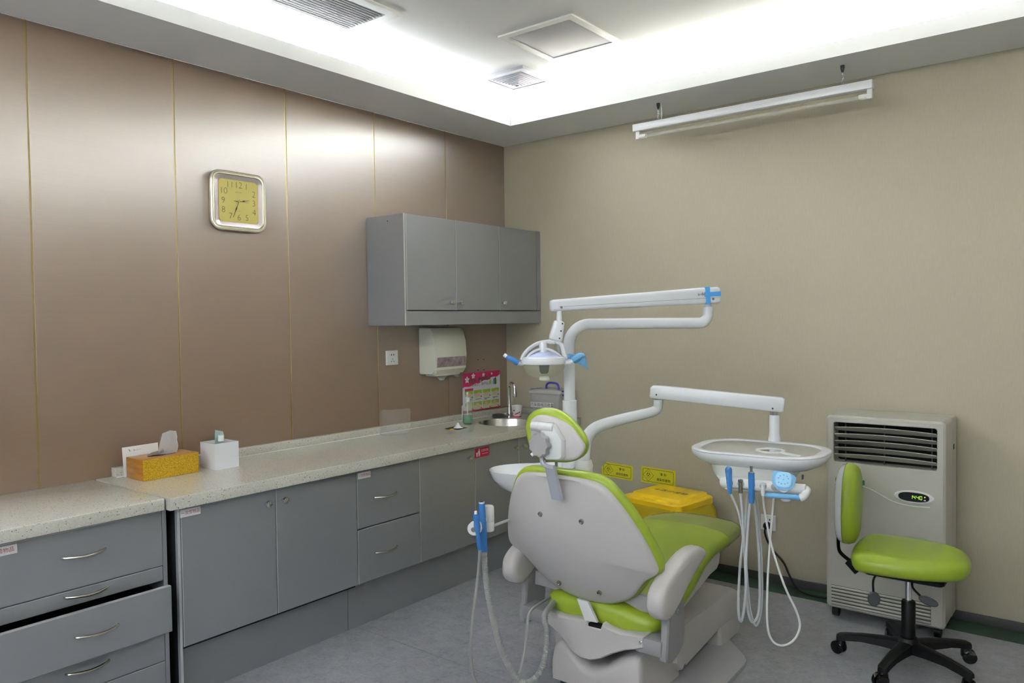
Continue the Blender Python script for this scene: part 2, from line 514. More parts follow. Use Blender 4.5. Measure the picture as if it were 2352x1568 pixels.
ceil = tag(obj('ceiling', bx(-0.1, RX + .1, RY - .1, 0.1, ZC, ZC + 0.14), 'ceiling_paint'), kind='structure')
T = 0.022
for nm, (x0, x1, y0, y1) in (('soffit', (0, SX0 - T, RY, 0)), ('soffit', (SX1 + T, RX, RY, 0)), ('soffit', (SX0 - T, SX1 + T, SY0 + T, 0)), ('soffit', (SX0 - T, SX1 + T, RY, SY1 - T))):
    obj(nm, bx(x0, x1, y0, y1, ZS, ZS + T), 'ceiling_paint', ceil, 'lowered ceiling border around the lit recess')
for (x0, x1, y0, y1) in ((SX0 - T, SX0, SY1 - T, SY0 + T), (SX1, SX1 + T, SY1 - T, SY0 + T), (SX0, SX1, SY0, SY0 + T), (SX0, SX1, SY1 - T, SY1)):
    obj('soffit_lip', bx(x0, x1, y0, y1, ZS, ZS + LIPT), 'ceiling_paint', ceil, 'upright white lip hiding the strip lights')

# ceiling fittings
def fr_ceil(x, y, z=ZC): return ((x, y, z), (1, 0, 0), (0, -1, 0), (0, 0, -1))
pan = empty('access_panel', (1.157, -.967, ZC), 'square flush white hatch panel in the ceiling beyond the grilles', 'ceiling panel')
f = fr_ceil(1.157, -.967)
bm = ringmesh(B(), rrect(.446, .472, .004, 1), rrect(.37, .396, .004, 1), 0, 0.008, f)
obj('panel_frame', bm, 'white_plastic', pan)
obj('panel_plate', slb(rrect(.363, .389, .003, 1), [(0, 0), (0, .003), (.004, .005)], f), 'panel_grey', pan)
fan = empty('exhaust_fan', (0.598, -0.615, ZC), 'small square ceiling exhaust fan with stepped white louvres', 'exhaust fan')
f = fr_ceil(0.598, -0.615)
bm = ringmesh(B(), rrect(.335, .32, .01, 2), rrect(.25, .25, .006, 2), 0, 0.018, f)
obj('fan_frame', bm, 'fan_plastic', fan)
obj('fan_backing', slb(rrect(.25, .25, .002, 1), [(0, 0), (0, .001)], f), 'dark_rubber', fan)
for k in range(9):
    s_ = .245 - .026 * k
    bm = ringmesh(B(), rrect(s_, s_, .003, 1), rrect(s_ - .013, s_ - .013, .002, 1), 0.006 + .0042 * k, 0.012 + 0.0042 * k, f)
    obj('louvre', bm, 'fan_plastic', fan)
gr = empty('ceiling_grille', (0.60, -2.3, ZC), 'long rectangular ceiling air grille with fine parallel slats', 'air grille')
f = fr_ceil(0.60, -2.29)
bm = ringmesh(B(), rrect(.37, 1.15, .006, 2), rrect(.27, 1.05, .004, 2), 0, 0.014, f)
obj('grille_frame', bm, 'white_plastic', gr)
obj('grille_backing', slb(rrect(.27, 1.05, .002, 1), [(0, -0.03), (0, .001)], f), 'dark_rubber', gr)
bm = bx(-.001, .001, -.524, .524, -.0032, .0032)
sl = finish(bm, 'slat'); sl.materials.append(M['white_plastic'])
for k in range(13):
    inst('slat', sl, gr, Matrix.Translation((0.60 - .126 + k * .021, -2.29, ZC - .009)))

# ------------------------------------------------------------------ UV tube lamp hanging on the back soffit
LYV = -0.275
uv = empty('tube_lamp', (1.827, LYV, 2.5), 'white bare tube lamp batten hung on two chains by beige wall', 'lamp')
obj('batten', bx(1.187, 2.467, LYV - .025, LYV + .025, 2.549, 2.59, bev=.004), 'white_enamel', uv)
for x, s_ in ((1.212, 1), (2.452, -1)):
    h = obj('lamp_holder', bx(x - .012, x + .012, LYV - .012, LYV + .012, 2.505, 2.552, bev=.003), 'white_plastic', uv)
    obj('end_cap', lth([(.013, 0), (.0135, .03), (.011, .05)], (x, LYV, 2.519), seg=14, axis=(s_, 0, 0)), 'white_plastic', h)
obj('glass_tube', lth([(.0085, 0), (.0085, 1.14)], (1.262, LYV, 2.519), seg=14, axis=(1, 0, 0)), 'tube_glass', uv)
for x in (1.34, 2.328):
    c = obj('chain', lth([(.010, 0), (.010, -.012), (.006, -.03), (.003, -.034)], (x, LYV, ZS), seg=10), 'dark_rubber', uv, 'metal hook and chain')
    for k in range(4):
        z = ZS - .04 - .015 * k
        bmr = B()
        pts = []
        for q in range(10):
            a = 2 * math.pi * q / 10
            d = (.004 * math.cos(a), 0) if k % 2 else (0, .004 * math.cos(a))
            pts.append((x + d[0], LYV + d[1], z + .009 * math.sin(a)))
        sweep(bmr, pts, .0016, 6, closed=True)
        obj('chain_link', bmr, 'chrome', c)
obj('lamp_wire', tube(cr([(1.352, LYV + .01, ZS), (1.356, LYV + .01, 2.64), (1.354, LYV + .01, 2.588)], 4), .0035, 8), 'white_plastic', uv)

# ------------------------------------------------------------------ base cabinets
XF = 0.575       # plane of the door faces
def knob(parent, y, z, x):
    return obj('knob', lth([(.006, 0), (.006, .012), (.013, .016), (.0155, .023), (.013, .030), (.005, .033)], (x, y, z), seg=16, axis=(1, 0, 0)), 'chrome', parent, 'chrome ball knob')
def bow_handle(parent, y, z, x, L=.145):
    pts = [(x, y - L / 2, z + .002), (x + .012, y - L / 2 + .006, z + .002), (x + .026, y - L / 4, z), (x + .03, y, z - .002), (x + .026, y + L / 4, z), (x + .012, y + L / 2 - .006, z + .002), (x, y + L / 2, z + .002)]
    P = cr(pts, 5)
    n_ = len(P)
    rd = [.0035 + .0022 * math.sin(math.pi * i / (n_ - 1)) for i in range(n_)]
    return obj('handle', sweep(B(), P, rd, 8), 'satin_nickel', parent, 'slim bowed metal handle')
def front(parent, name, y0, y1, z0, z1, x=XF, t_=.018):
    d = obj(name, bx(x - t_, x, y0 + .0015, y1 - .0015, z0 + .0015, z1 - .0015, bev=.0012, seg=1), 'cabinet', parent)
    obj('edge_band', bx(x - t_ + .002, x + .0005, y0 + .0008, y0 + .0042, z0 + .002, z1 - .002), 'cabinet_edge', d, 'bright metal edging strip')
    return d
def sticker(parent, txt, y, z, w_, h_, size, col='print_red', x=XF):
    f = fr_left(x + .0004, y, z)
    s_ = obj('sticker', plate(f, w_, h_, .0006), 'sticker_white', parent, 'white sticker with red characters')
    text('lettering', txt, size, frame_up(f, .0009), col, s_)
    return s_

# two-door unit
ca = empty('base_cabinet', (0.28, -2.3, 0), 'grey two-door base cabinet beside the drawer unit', 'cabinet', 'grey base cabinets under the long worktop')
bm = B()
box(bm, 0.01, XF - .02, -2.735, -2.715, 0.0, .784); box(bm, 0.01, XF - .02, -1.876, -1.862, 0.24, .784)
box(bm, 0.01, .03, -2.715, -1.862, 0.1, .784); box(bm, 0.01, XF - .02, -2.715, -1.862, .225, .243); box(bm, .01, XF - .02, -2.715, -1.862, .766, .784)
obj('body', bm, 'carcass', ca)
obj('end_panel', bx(XF - .02, XF, -2.737, -2.726, 0.0, .784, bev=.001, seg=1), 'cabinet_edge', ca)
d1 = front(ca, 'door', -2.724, -2.302, .238, .782); knob(d1, -2.351, .722, XF)
sticker(d1, '一次性物品', -2.684, .755, .083, .030, .0155)
d2 = front(ca, 'door', -2.302, -1.86, .238, .782); knob(d2, -2.268, .722, XF)
obj('plinth', bx(.05, .4915, -2.722, -1.858, 0.0, .236), 'cabinet', ca)
# drawer and door run up to the back wall
cb = empty('base_cabinet', (0.28, -0.95, 0), 'grey base cabinet of two drawers and three doors under the sink', 'cabinet', 'grey base cabinets under the long worktop')
bm = B()
box(bm, 0.01, XF - .02, -1.856, -1.842, 0.24, .784); box(bm, 0.01, XF - .02, -.016, -.002, 0.24, .784); box(bm, .01, XF - .02, -1.453, -1.44, .24, .784)
box(bm, 0.01, .03, -1.842, -.016, 0.1, .784); box(bm, 0.01, XF - .02, -1.842, -.016, .225, .243)
obj('body', bm, 'cabinet', cb)
e1 = front(cb, 'drawer', -1.858, -1.446, .500, .782); bow_handle(e1, -1.683, .632, XF)
sticker(e1, '一次性物品', -1.812, .752, .078, .030, .0148)
e2 = front(cb, 'drawer', -1.858, -1.446, .238, .496); bow_handle(e2, -1.683, .364, XF)
g1 = front(cb, 'door', -1.446, -1.014, .238, .782); knob(g1, -1.075, .722, XF)
g2 = front(cb, 'door', -1.014, -.614, .238, .782); knob(g2, -.655, .722, XF)
f = fr_left(XF + .0004, -.952, .738)
s_ = obj('waste_sticker', plate(f, .122, .052, .0006), 'sticker_red', g2, 'red rubbish sticker with white figure')
fu = frame_up(f, .0009)
text('lettering', '生活垃圾', .0155, fu, 'print_white', s_, u=.024, v=.008)
obj('lettering', plate(fu, .05, .0022, .0002, u=.024, v=-.009), 'print_white', s_)
obj('figure_head', slb(ellipse(.0045, .0045, 12, (-.024, .018)), [(0, 0), (0, .0003)], fu), 'print_white', s_)
obj('figure_body', slb([(-.031, .012), (-.019, .013), (-.017, -.004), (-.019, -.021), (-.023, -.021), (-.024, -.006), (-.028, -.021), (-.031, -.020), (-.028, -.003), (-.036, .002), (-.037, -.001)], [(0, 0), (0, .0003)], fu), 'print_white', s_)
obj('litter_bin_mark', slb([(-.050, .003), (-.037, .003), (-.039, -.020), (-.048, -.020)], [(0, 0), (0, .0003)], fu), 'print_white', s_)
g3 = front(cb, 'door', -.614, -.20, .238, .782); knob(g3, -.578, .722, XF)
obj('filler_panel', bx(XF - .018, XF, -.199, -.003, .238, .782), 'cabinet', cb)
obj('plinth', bx(.05, .4915, -1.856, -.002, 0.0, .236), 'cabinet', cb)

# separate drawer unit next to the gap
XD = 0.548
cd = empty('drawer_unit', (0.28, -3.07, 0), 'grey drawer unit with one drawer pulled open', 'cabinet')
bm = B()
box(bm, 0.01, XD, -2.782, -2.766, 0.0, .784, bev=.001, seg=1); box(bm, 0.01, XD - .02, -3.378, -3.364, 0, .784)
box(bm, .01, .025, -3.364, -2.782, 0, .784); box(bm, .01, XD - .03, -3.364, -2.782, .03, .045)
obj('body', bm, 'cabinet', cd)
def dfront(z0, z1, x=XD, y1=-2.784):
    d = obj('drawer', bx(x - .018, x, -3.362, y1, z0, z1, bev=.0012, seg=1), 'cabinet', cd)
    obj('edge_band', bx(x - .016, x + .0004, -3.36, y1 - .002, z1 - .0015, z1 + .0008), 'cabinet_edge', d, 'bright metal edging strip')
    return d
q1 = dfront(.568, .774); bow_handle(q1, -3.065, .683, XD)
sticker(q1, '无菌物品', -3.312, .752, .084, .030, .017, x=XD)
q2 = dfront(.511, .564); bow_handle(q2, -3.06, .545, XD, .145)
XO = 0.622
q3 = dfront(.336, .508, x=XO, y1=-2.791); bow_handle(q3, -3.06, .425, XO)
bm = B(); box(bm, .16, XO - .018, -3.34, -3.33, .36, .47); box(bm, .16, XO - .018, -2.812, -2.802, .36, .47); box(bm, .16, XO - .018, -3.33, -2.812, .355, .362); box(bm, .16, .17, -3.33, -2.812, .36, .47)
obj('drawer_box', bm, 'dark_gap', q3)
q4 = dfront(.204, .330); bow_handle(q4, -3.063, .279, XD)
q5 = dfront(.06, .200); bow_handle(q5, -3.063, .150, XD)

# ------------------------------------------------------------------ worktops
ZT, ZB_ = .8317, .785
def edge_round(o, wd=.006):
    md = o.modifiers.new('bevel', 'BEVEL'); md.width = wd; md.segments = 3; md.limit_method = 'ANGLE'
SKX, SKY, SKR = .345, -.43, .185
def hole_slab(x0, x1, y0, y1, z0, z1, cx, cy, r_, seg=48):
    bm = B()
    rim_t = []; rim_b = []; out_t = []; out_b = []
    for k in range(seg):
        a = 2 * math.pi * k / seg
        c, s = math.cos(a), math.sin(a)
        rim_t.append(bm.verts.new((cx + r_ * c, cy + r_ * s, z1))); rim_b.append(bm.verts.new((cx + r_ * c, cy + r_ * s, z0)))
        ts = []
        if c > 1e-9: ts.append((x1 - cx) / c)
        if c < -1e-9: ts.append((x0 - cx) / c)
        if s > 1e-9: ts.append((y1 - cy) / s)
        if s < -1e-9: ts.append((y0 - cy) / s)
        t_ = min(ts)
        px, py = cx + t_ * c, cy + t_ * s
        for ex, ey in ((x0, y0), (x0, y1), (x1, y0), (x1, y1)):   # snap nearest ray to each corner
            if abs(math.atan2(math.sin(math.atan2(ey - cy, ex - cx) - a), math.cos(math.atan2(ey - cy, ex - cx) - a))) < math.pi / seg: px, py = ex, ey
        out_t.append(bm.verts.new((px, py, z1))); out_b.append(bm.verts.new((px, py, z0)))
    for k in range(seg):
        j = (k + 1) % seg
        bm.faces.new((rim_t[k], out_t[k], out_t[j], rim_t[j])); bm.faces.new((rim_b[j], out_b[j], out_b[k], rim_b[k]))
        bm.faces.new((rim_t[j], rim_b[j], rim_b[k], rim_t[k])); bm.faces.new((out_t[k], out_b[k], out_b[j], out_t[j]))
    return bm
wt = empty('worktop', (.3, -1.4, ZB_), 'long speckled cream stone worktop with sink cut-out', 'worktop')
bm = hole_slab(.002, .616, -.90, -.002, ZB_, ZT, SKX, SKY, SKR)
box(bm, .002, .616, -2.784, -.90, ZB_, ZT, bev=0)
bmesh.ops.remove_doubles(bm, verts=bm.verts, dist=1e-5)
o = obj('worktop_slab', bm, 'quartz', wt, angle=30)
bk = tag(obj('trim_1', bx(.002, .045, -2.722, -.002, ZT + .0004, .872, bev=.003), 'quartz'), kind='structure')
obj('sealant', bx(.044, .048, -2.72, -.02, ZT, ZT + .003), 'white_plastic', bk, 'white sealant bead')
tag(obj('trim_2', bx(.045, .572, -.022, -.002, ZT + .0004, .872, bev=.003), 'quartz'), kind='structure')
obj('front_edge', bx(.612, .6175, -2.784, -.004, ZB_ - .0005, ZT + .0004, bev=.0025), 'quartz', wt)
wt2 = obj('worktop', bx(.002, .590, -3.42, -2.7905, ZB_, ZT - .001, bev=.005, seg=3), 'quartz', base=(.3, -3.1, ZB_))
tag(wt2, 'short speckled cream stone worktop on the drawer unit', 'worktop')

# sink, tap, plug cover
sk = empty('sink', (SKX, SKY, ZB_), 'round stainless steel sink bowl set under the worktop', 'sink')
obj('bowl', lth([(SKR - .001, .0465), (SKR - .004, .040), (SKR - .012, -.06), (SKR - .05, -.12), (.05, -.132), (.03, -.135)], (SKX, SKY, ZB_), seg=40, cap0=False), 'brushed_steel', sk)
obj('drain', lth([(.03, -.134), (.028, -.131), (.01, -.130)], (SKX, SKY, ZB_), seg=20), 'chrome', sk)
tp = empty('tap', (.17, -.19, ZT), 'chrome gooseneck tap standing behind the sink', 'tap')
tx, ty = .17, -.19
obj('tap_base', lth([(.024, 0), (.024, .006), (.015, .012), (.013, .06), (.0115, .064)], (tx, ty, ZT), seg=20), 'chrome', tp)
pth = [(tx, ty, ZT + .05), (tx, ty, ZT + .17)]
for k in range(9):
    a = math.pi * k / 8
    pth.append((tx + .033 - .033 * math.cos(a), ty - .012 + .012 * math.cos(a), ZT + .19 + .036 * math.sin(a)))
pth += [(tx + .068, ty - .025, ZT + .165)]
obj('spout', tube(cr(pth, 3), .0095, 12), 'chrome', tp)
obj('nozzle', lth([(.012, 0), (.013, -.012), (.013, -.035), (.010, -.037)], (tx + .0675, ty - .0245, ZT + .170), seg=14), 'chrome', tp)
pc = tag(obj('plug_cover', lth([(.036, 0), (.045, .004), (.046, .012), (.042, .018), (.034, .0195), (.032, .016), (.0, .0155)], (.135, -.262, ZT), seg=28), 'dark_rubber', base=(.135, -.262, ZT)), 'round dark grey rubber dish behind the sink', 'dish')
# paper cup
cp = empty('paper_cup', (.235, -.19, ZT), 'white paper cup with a red base beside the tap', 'cup')
obj('cup_wall', lth([(.0255, .006), (.036, .076), (.034, .076), (.024, .010)], (.235, -.19, ZT), seg=28, cap1=True), 'cup_white', cp)
obj('cup_rim', tube([(.235 + .036 * math.cos(2 * math.pi * k / 28), -.19 + .036 * math.sin(2 * math.pi * k / 28), ZT + .076) for k in range(28)], .0018, 8, closed=True), 'cup_white', cp)
obj('cup_band', lth([(.0262, 0), (.0262, .008), (.0248, .008)], (.235, -.19, ZT), seg=28), 'sticker_red', cp, 'red band round the base')
vd = Vector((3.39 - .235, -4.22 + .19, 0)).normalized(); rt = Vector((-vd.y, vd.x, 0))
for k, (a, z) in enumerate(((-.010, .022), (-.004, .026), (.003, .027), (.010, .031), (.016, .034), (-.022, .045), (-.018, .047))):
    c = Vector((.235, -.19, ZT)) + vd * math.sqrt(max(.0, (.0265 + z * .145) ** 2 - a * a)) + rt * a + Vector((0, 0, z))
    bm = bx(-.0022, .0022, -.0022, .0022, -.0035, .0035); bmesh.ops.translate(bm, verts=bm.verts, vec=c)
    obj('red_print', bm, 'print_red', cp)

# soap bottle
bx0, by0 = .185, -.630
sb = empty('soap_bottle', (bx0, by0, ZT), 'clear pump bottle part full of green hand gel', 'bottle')
obj('bottle_body', slb(rrect(.062, .044, .012, 4), [(.006, 0), (0, .005), (0, .122), (.010, .138), (.014, .142)], fr_top(bx0, by0, ZT, R(35))), 'clear_plastic', sb)
obj('gel', slb(rrect(.057, .039, .010, 4), [(.004, .003), (0, .007), (0, .054)], fr_top(bx0, by0, ZT, R(35))), 'soap_green', sb, 'green gel')
obj('bottle_label', slb(rrect(.003, .034, .0012, 2, (-.0325, 0)), [(0, .01), (0, .115)], fr_top(bx0, by0, ZT, R(35))), 'sticker_white', sb)
obj('pump_collar', lth([(.015, .140), (.015, .164), (.010, .168), (.0045, .169), (.0045, .188), (.008, .189), (.008, .198)], (bx0, by0, ZT), seg=18), 'white_plastic', sb)
obj('pump_spout', tube(cr([(bx0 + .004, by0 - .004, ZT + .1945), (bx0 + .012, by0 - .01, ZT + .196), (bx0 + .022, by0 - .025, ZT + .193), (bx0 - .02 * 0 + .030, by0 - .034, ZT + .187)], 4), [.006] * 12 + [.0045], 8), 'white_plastic', sb)
obj('dip_tube', tube([(bx0, by0, ZT + .01), (bx0, by0, ZT + .14)], .003, 8), 'white_plastic', sb)

# poster on the wall above the backsplash
pf = fr_left(.001, -.276, 1.003)
ps = empty('poster', (.001, -.276, .87), 'pink and white hand washing poster above the worktop', 'poster')
PW, PH = .388, .258
obj('sheet', slb([(-PW / 2, -PH / 2), (PW / 2, -PH / 2), (PW / 2, PH / 2), (-PW / 2, PH / 2)], [(0, 0), (0, .0012)], pf), 'poster_white', ps)
pu = frame_up(pf, .0014)
top = [(PW / 2, PH / 2), (-PW / 2, PH / 2)]
wav = []
for k in range(25):
    t_ = k / 24
    wav.append((-PW / 2 + PW * t_, PH / 2 - .098 + .066 * t_ + .006 * math.sin(t_ * 26) + (.012 if .1 < t_ < .3 else 0) * 0))
obj('header', slb([top[1]] + wav + [top[0]], [(0, 0), (0, .0003)], pu), 'magenta', ps, 'magenta header with blossoms')
pv = frame_up(pu, .0005)
for (u_, v_, s_) in ((-.150, .083, .022), (-.088, .105, .018), (.018, .108, .014), (.105, .110, .008), (-.018, .074, .012)):
    for k in range(5):
        a = 2 * math.pi * k / 5 + .3
        obj('blossom', slb(ellipse(s_ * .5, s_ * .32, 8, (0, 0)), [(0, 0), (0, .0002)], (Vector(pv[0]) + Vector(pv[1]) * (u_ + s_ * .6 * math.cos(a)) + Vector(pv[2]) * (v_ + s_ * .6 * math.sin(a)), Vector(pv[1]) * math.cos(a) + Vector(pv[2]) * math.sin(a), -Vector(pv[1]) * math.sin(a) + Vector(pv[2]) * math.cos(a), pv[3])), 'print_white', ps)
text('lettering', '关爱病人，保护自己', .0245, pv, 'brown_print', ps, u=-.02, v=.046)
for k in range(9):
    if k == 3: continue
    obj('title_stroke', plate(pv, .019, .024, .0002, u=-.128 + .026 * k, v=.076 + .001 * k), 'brown_print', ps)
obj('banner', plate(pv, .082, .016, .0002, u=-.132, v=.016), 'magenta', ps)
for (u_, c_, h_) in ((.088, 'poster_green', .03), (.108, 'poster_pale', .026), (.128, 'blue_print', .04), (.143, 'print_black', .046), (.152, 'poster_green', .034)):
    obj('product_picture', plate(pv, .013, h_, .0002, u=u_, v=.045 + h_ * .28), c_, ps)
for r_ in range(2):
    for c_ in range(4):
        u_ = -.134 + c_ * .091; v_ = -.018 - r_ * .078
        pic = obj('picture', plate(pv, .080, .052, .0003, u=u_, v=v_), 'poster_pale', ps)
        obj('picture_tint', plate(frame_up(pv, .0004), .080, .022, .0002, u=u_, v=v_ + .015), 'poster_green', pic)
        hb = [(u_ - .030, v_ - .012), (u_ - .012, v_ - .018), (u_ + .014, v_ - .012), (u_ + .026, v_ + .002), (u_ + .012, v_ + .012), (u_ - .004, v_ + .006), (u_ - .022, v_ + .004)]
        if r_: hb = [(u_ + (a - u_) * .8, v_ - (b2 - v_) * 1.2) for a, b2 in hb]
        obj('hand_picture', slb(hb, [(0, 0), (0, .0002)], frame_up(pv, .0007)), 'skin_print', pic)
        obj('number_dot', slb(ellipse(.005, .006, 10, (u_ + .033, v_ - .019)), [(0, 0), (0, .0002)], frame_up(pv, .0010)), 'magenta', pic)
        obj('caption', plate(pv, .058, .004, .0002, u=u_ + .004, v=v_ - .034), 'print_grey', pic)
        if c_ > 1 or r_: obj('caption', plate(pv, .028, .004, .0002, u=u_ - .012, v=v_ - .041), 'print_grey', pic)
obj('footer', plate(pv, PW, .010, .0002, v=-PH / 2 + .005), 'sticker_red', ps)

# translucent box for used instruments
tb = empty('storage_box', (.49, -.15, ZT), 'frosted plastic lidded box with blue handle in the corner', 'box')
bf = fr_top(.49, -.150, ZT, 0)
obj('box_body', slb(rrect(.236, .17, .02, 4), [(.026, 0), (.022, .006), (.004, .160), (0, .170)], bf), 'frost_plastic', tb)
obj('box_lid', slb(rrect(.256, .188, .022, 4), [(.004, .170), (0, .174), (0, .184), (.010, .192), (.03, .195)], bf), 'frost_plastic', tb)
obj('carry_handle', tube(cr([(.45, -.15, ZT + .193), (.452, -.15, ZT + .220), (.470, -.15, ZT + .234), (.50, -.15, ZT + .236), (.53, -.15, ZT + .232), (.545, -.15, ZT + .218), (.547, -.15, ZT + .192)], 5), .007, 10), 'handle_blue', tb)
for x, s_ in ((.362, -1), (.618, 1)):
    obj('lid_clip', sweep(B(), cr([(x - .004 * s_, -.19, ZT + .190), (x + .006 * s_, -.19, ZT + .184), (x + .006 * s_, -.19, ZT + .172), (x - .008 * s_, -.19, ZT + .160)], 4), .007, 8), 'handle_blue', tb)
    obj('lid_clip', sweep(B(), [(x - .004 * s_, -.21, ZT + .189), (x - .004 * s_, -.09, ZT + .189)], .005, 8), 'handle_blue', tb)
bo = (.49, -.2375, ZT + .098)
bfr = (bo, (1, 0, 0), (0, -.09, 1), (0, -1, -.09))
lb = obj('box_label', plate(bfr, .182, .034, .0006, u=-.014), 'sticker_white', tb)
text('lettering', '污染器械回收盒', .0265, frame_up(bfr, .0009), 'print_black', lb, u=-.014)

# waste chute
wc_ = empty('waste_chute', (.255, -.81, ZT), 'black square waste opening with a white bag tip', 'waste opening')
obj('chute_plate', slb(rrect(.10, .10, .004, 2), [(0, 0), (0, .0016)], fr_top(.255, -.815, ZT, R(8))), 'void_black', wc_)
obj('yellow_tape', slb(rrect(.022, .05, .003, 2), [(0, .0), (0, .0022)], fr_top(.268, -.872, ZT, R(8))), 'bin_yellow', wc_)
bm = B()
bmv = [[bm.verts.new((.258 + (.030 - .026 * j / 4 + .004 * math.sin(3 * a_ + j)) * math.cos(a_), -.80 + (.030 - .026 * j / 4) * math.sin(a_), ZT + .0016 + .030 * (j / 4) ** 1.6)) for a_ in [2 * math.pi * q / 14 for q in range(14)]] for j in range(5)]
for a_, b2 in zip(bmv, bmv[1:]):
    for k in range(14): bm.faces.new((a_[k], a_[(k + 1) % 14], b2[(k + 1) % 14], b2[k]))
bm.faces.new(bmv[-1])
obj('bag_tip', bm, 'paper_white', wc_)

# clear face shield standing on the worktop
sh = empty('face_shield', (.155, -1.20, ZT), 'clear curved plastic shield standing upright on the worktop', 'face shield')
cx_, cy_ = .155, -1.20
bm = B(); cols = []
for k in range(25):
    t_ = -1 + 2 * k / 24
    a = R(-30) + t_ * R(95)
    x_, y_ = cx_ + .072 * math.cos(a) - .02, cy_ + .098 * math.sin(a)
    ht = .150 * (1 - .45 * (max(0, abs(t_) - .55) / .45) ** 2.2)
    cols.append([bm.verts.new((x_ + .004 * j / 4, y_, ZT + .004 + ht * j / 4)) for j in range(5)])
for a_, b2 in zip(cols, cols[1:]):
    for j in range(4): bm.faces.new((a_[j], b2[j], b2[j + 1], a_[j + 1]))
bmesh.ops.solidify(bm, geom=bm.faces[:], thickness=.0008)
obj('visor', bm, 'clear_acrylic', sh)
obj('head_band', tube([(cx_ + .068 * math.cos(R(-30 + 95 * (-1 + 2 * k / 20))) - .02, cy_ + .094 * math.sin(R(-30 + 95 * (-1 + 2 * k / 20))), ZT + .010) for k in range(21)], .005, 6), 'clear_plastic', sh)
obj('foam_pad', slb(ellipse(.035, .06, 20), [(0, 0), (0, .008), (.004, .010)], fr_top(.165, -1.205, ZT, 0)), 'clear_plastic', sh)

# card, tissue box, white box with bottle
cd_ = empty('paper_card', (.055, -2.63, ZT), 'plain white card leaning behind the gold tissue box', 'card')
cfr = ((.062, -2.610, ZT), (0, 1, 0), (-.10, 0, .995), (.995, 0, .10))
obj('card_sheet', slb([(-.086, 0), (.070, 0), (.070, .128), (-.086, .126)], [(0, 0), (0, .0012)], cfr), 'paper_white', cd_)
for (u_, v_, w_, h_, r_) in ((-.056, .110, .002, .012, .3), (-.053, .110, .008, .0014, -.4), (-.036, .109, .002, .007, 0), (-.032, .108, .006, .0012, .1), (-.022, .109, .010, .001, .1), (-.010, .110, .006, .001, -.2)):
    obj('pen_mark', plate(frame_up(cfr, .0014), w_, h_, .0002, u=u_, v=v_, rot=r_), 'print_grey', cd_)
gt = empty('tissue_box', (.147, -2.57, ZT), 'gold glitter tissue box with a tissue pulled up', 'tissue box')
X0, X1, Y0, Y1, H = .078, .222, -2.693, -2.445, .088
gx = Matrix.Translation((.15, -2.57, 0)) @ Matrix.Rotation(R(0.0), 4, 'Z') @ Matrix.Translation((-.15, 2.57, 0))
obj('box_shell', bx(X0, X1, Y0, Y1, ZT, ZT + H, bev=.002), 'gold_plain', gt)
obj('glitter_front', bx(X1 - .001, X1 + .0012, Y0 + .002, Y1 - .002, ZT + .002, ZT + H - .002), 'gold_glitter', gt, 'glittering gold front face')
obj('box_slot', slb(ellipse(.016, .062, 24), [(0, 0), (0, .0006)], fr_top(.15, -2.575, ZT + H)), 'void_black', gt)
bm = B()
prof = [(-.062, .006), (-.048, .016), (-.022, .022), (-.004, .050), (.014, .088), (.045, .098), (.066, .094), (.070, .070)]
rows = []
for (yy, hh) in prof:
    row = []
    for j in range(6):
        q = j / 5
        row.append(bm.verts.new((.150 + .012 * math.sin(q * 3.2 + yy * 60) + (.020 if hh < .03 else .004) * (q - .3), -2.572 + yy + .008 * math.sin(q * 5), ZT + H - .004 + (hh + .006) * q)))
    rows.append(row)
for a_, b2 in zip(rows, rows[1:]):
    for j in range(5): bm.faces.new((a_[j], b2[j], b2[j + 1], a_[j + 1]))
bmesh.ops.solidify(bm, geom=bm.faces[:], thickness=.0008)
obj('tissue_sheet', bm, 'tissue', gt, 'white tissue')

wb = empty('acrylic_box', (.18, -2.32, ZT), 'open white acrylic box holding a small wrapped bottle', 'box')
X0, X1, Y0, Y1, H = .128, .250, -2.384, -2.268, .116
bm = B()
t_ = .004
box(bm, X0, X1, Y0, Y0 + t_, ZT, ZT + H); box(bm, X0, X1, Y1 - t_, Y1, ZT, ZT + H); box(bm, X0, X0 + t_, Y0 + t_, Y1 - t_, ZT, ZT + H); box(bm, X1 - t_, X1, Y0 + t_, Y1 - t_, ZT, ZT + H); box(bm, X0 + t_, X1 - t_, Y0 + t_, Y1 - t_, ZT, ZT + t_)
obj('box_wall', bm, 'white_gloss', wb)
bt = empty('small_bottle', (.19, -2.315, ZT + .0045), 'small clear bottle with a white cap inside the white box', 'bottle')
obj('bottle_glass', lth([(.018, 0), (.018, .085), (.017, .098), (.0095, .112), (.0095, .118)], (.19, -2.318, ZT + .0045), seg=18), 'clear_plastic', bt)
obj('bottle_cap', lth([(.0135, .112), (.0135, .137), (.0125, .139)], (.19, -2.318, ZT + .0045), seg=18), 'white_plastic', bt)
obj('wrapper', slb([(-.018, .08), (.026, .08), (.028, .135), (.024, .150), (-.014, .162), (-.016, .13)], [(0, 0), (0, .001)], ((.166, -2.318, ZT + .0045), (0, 1, 0), (0, 0, 1), (1, 0, 0))), 'pale_wrap', bt)

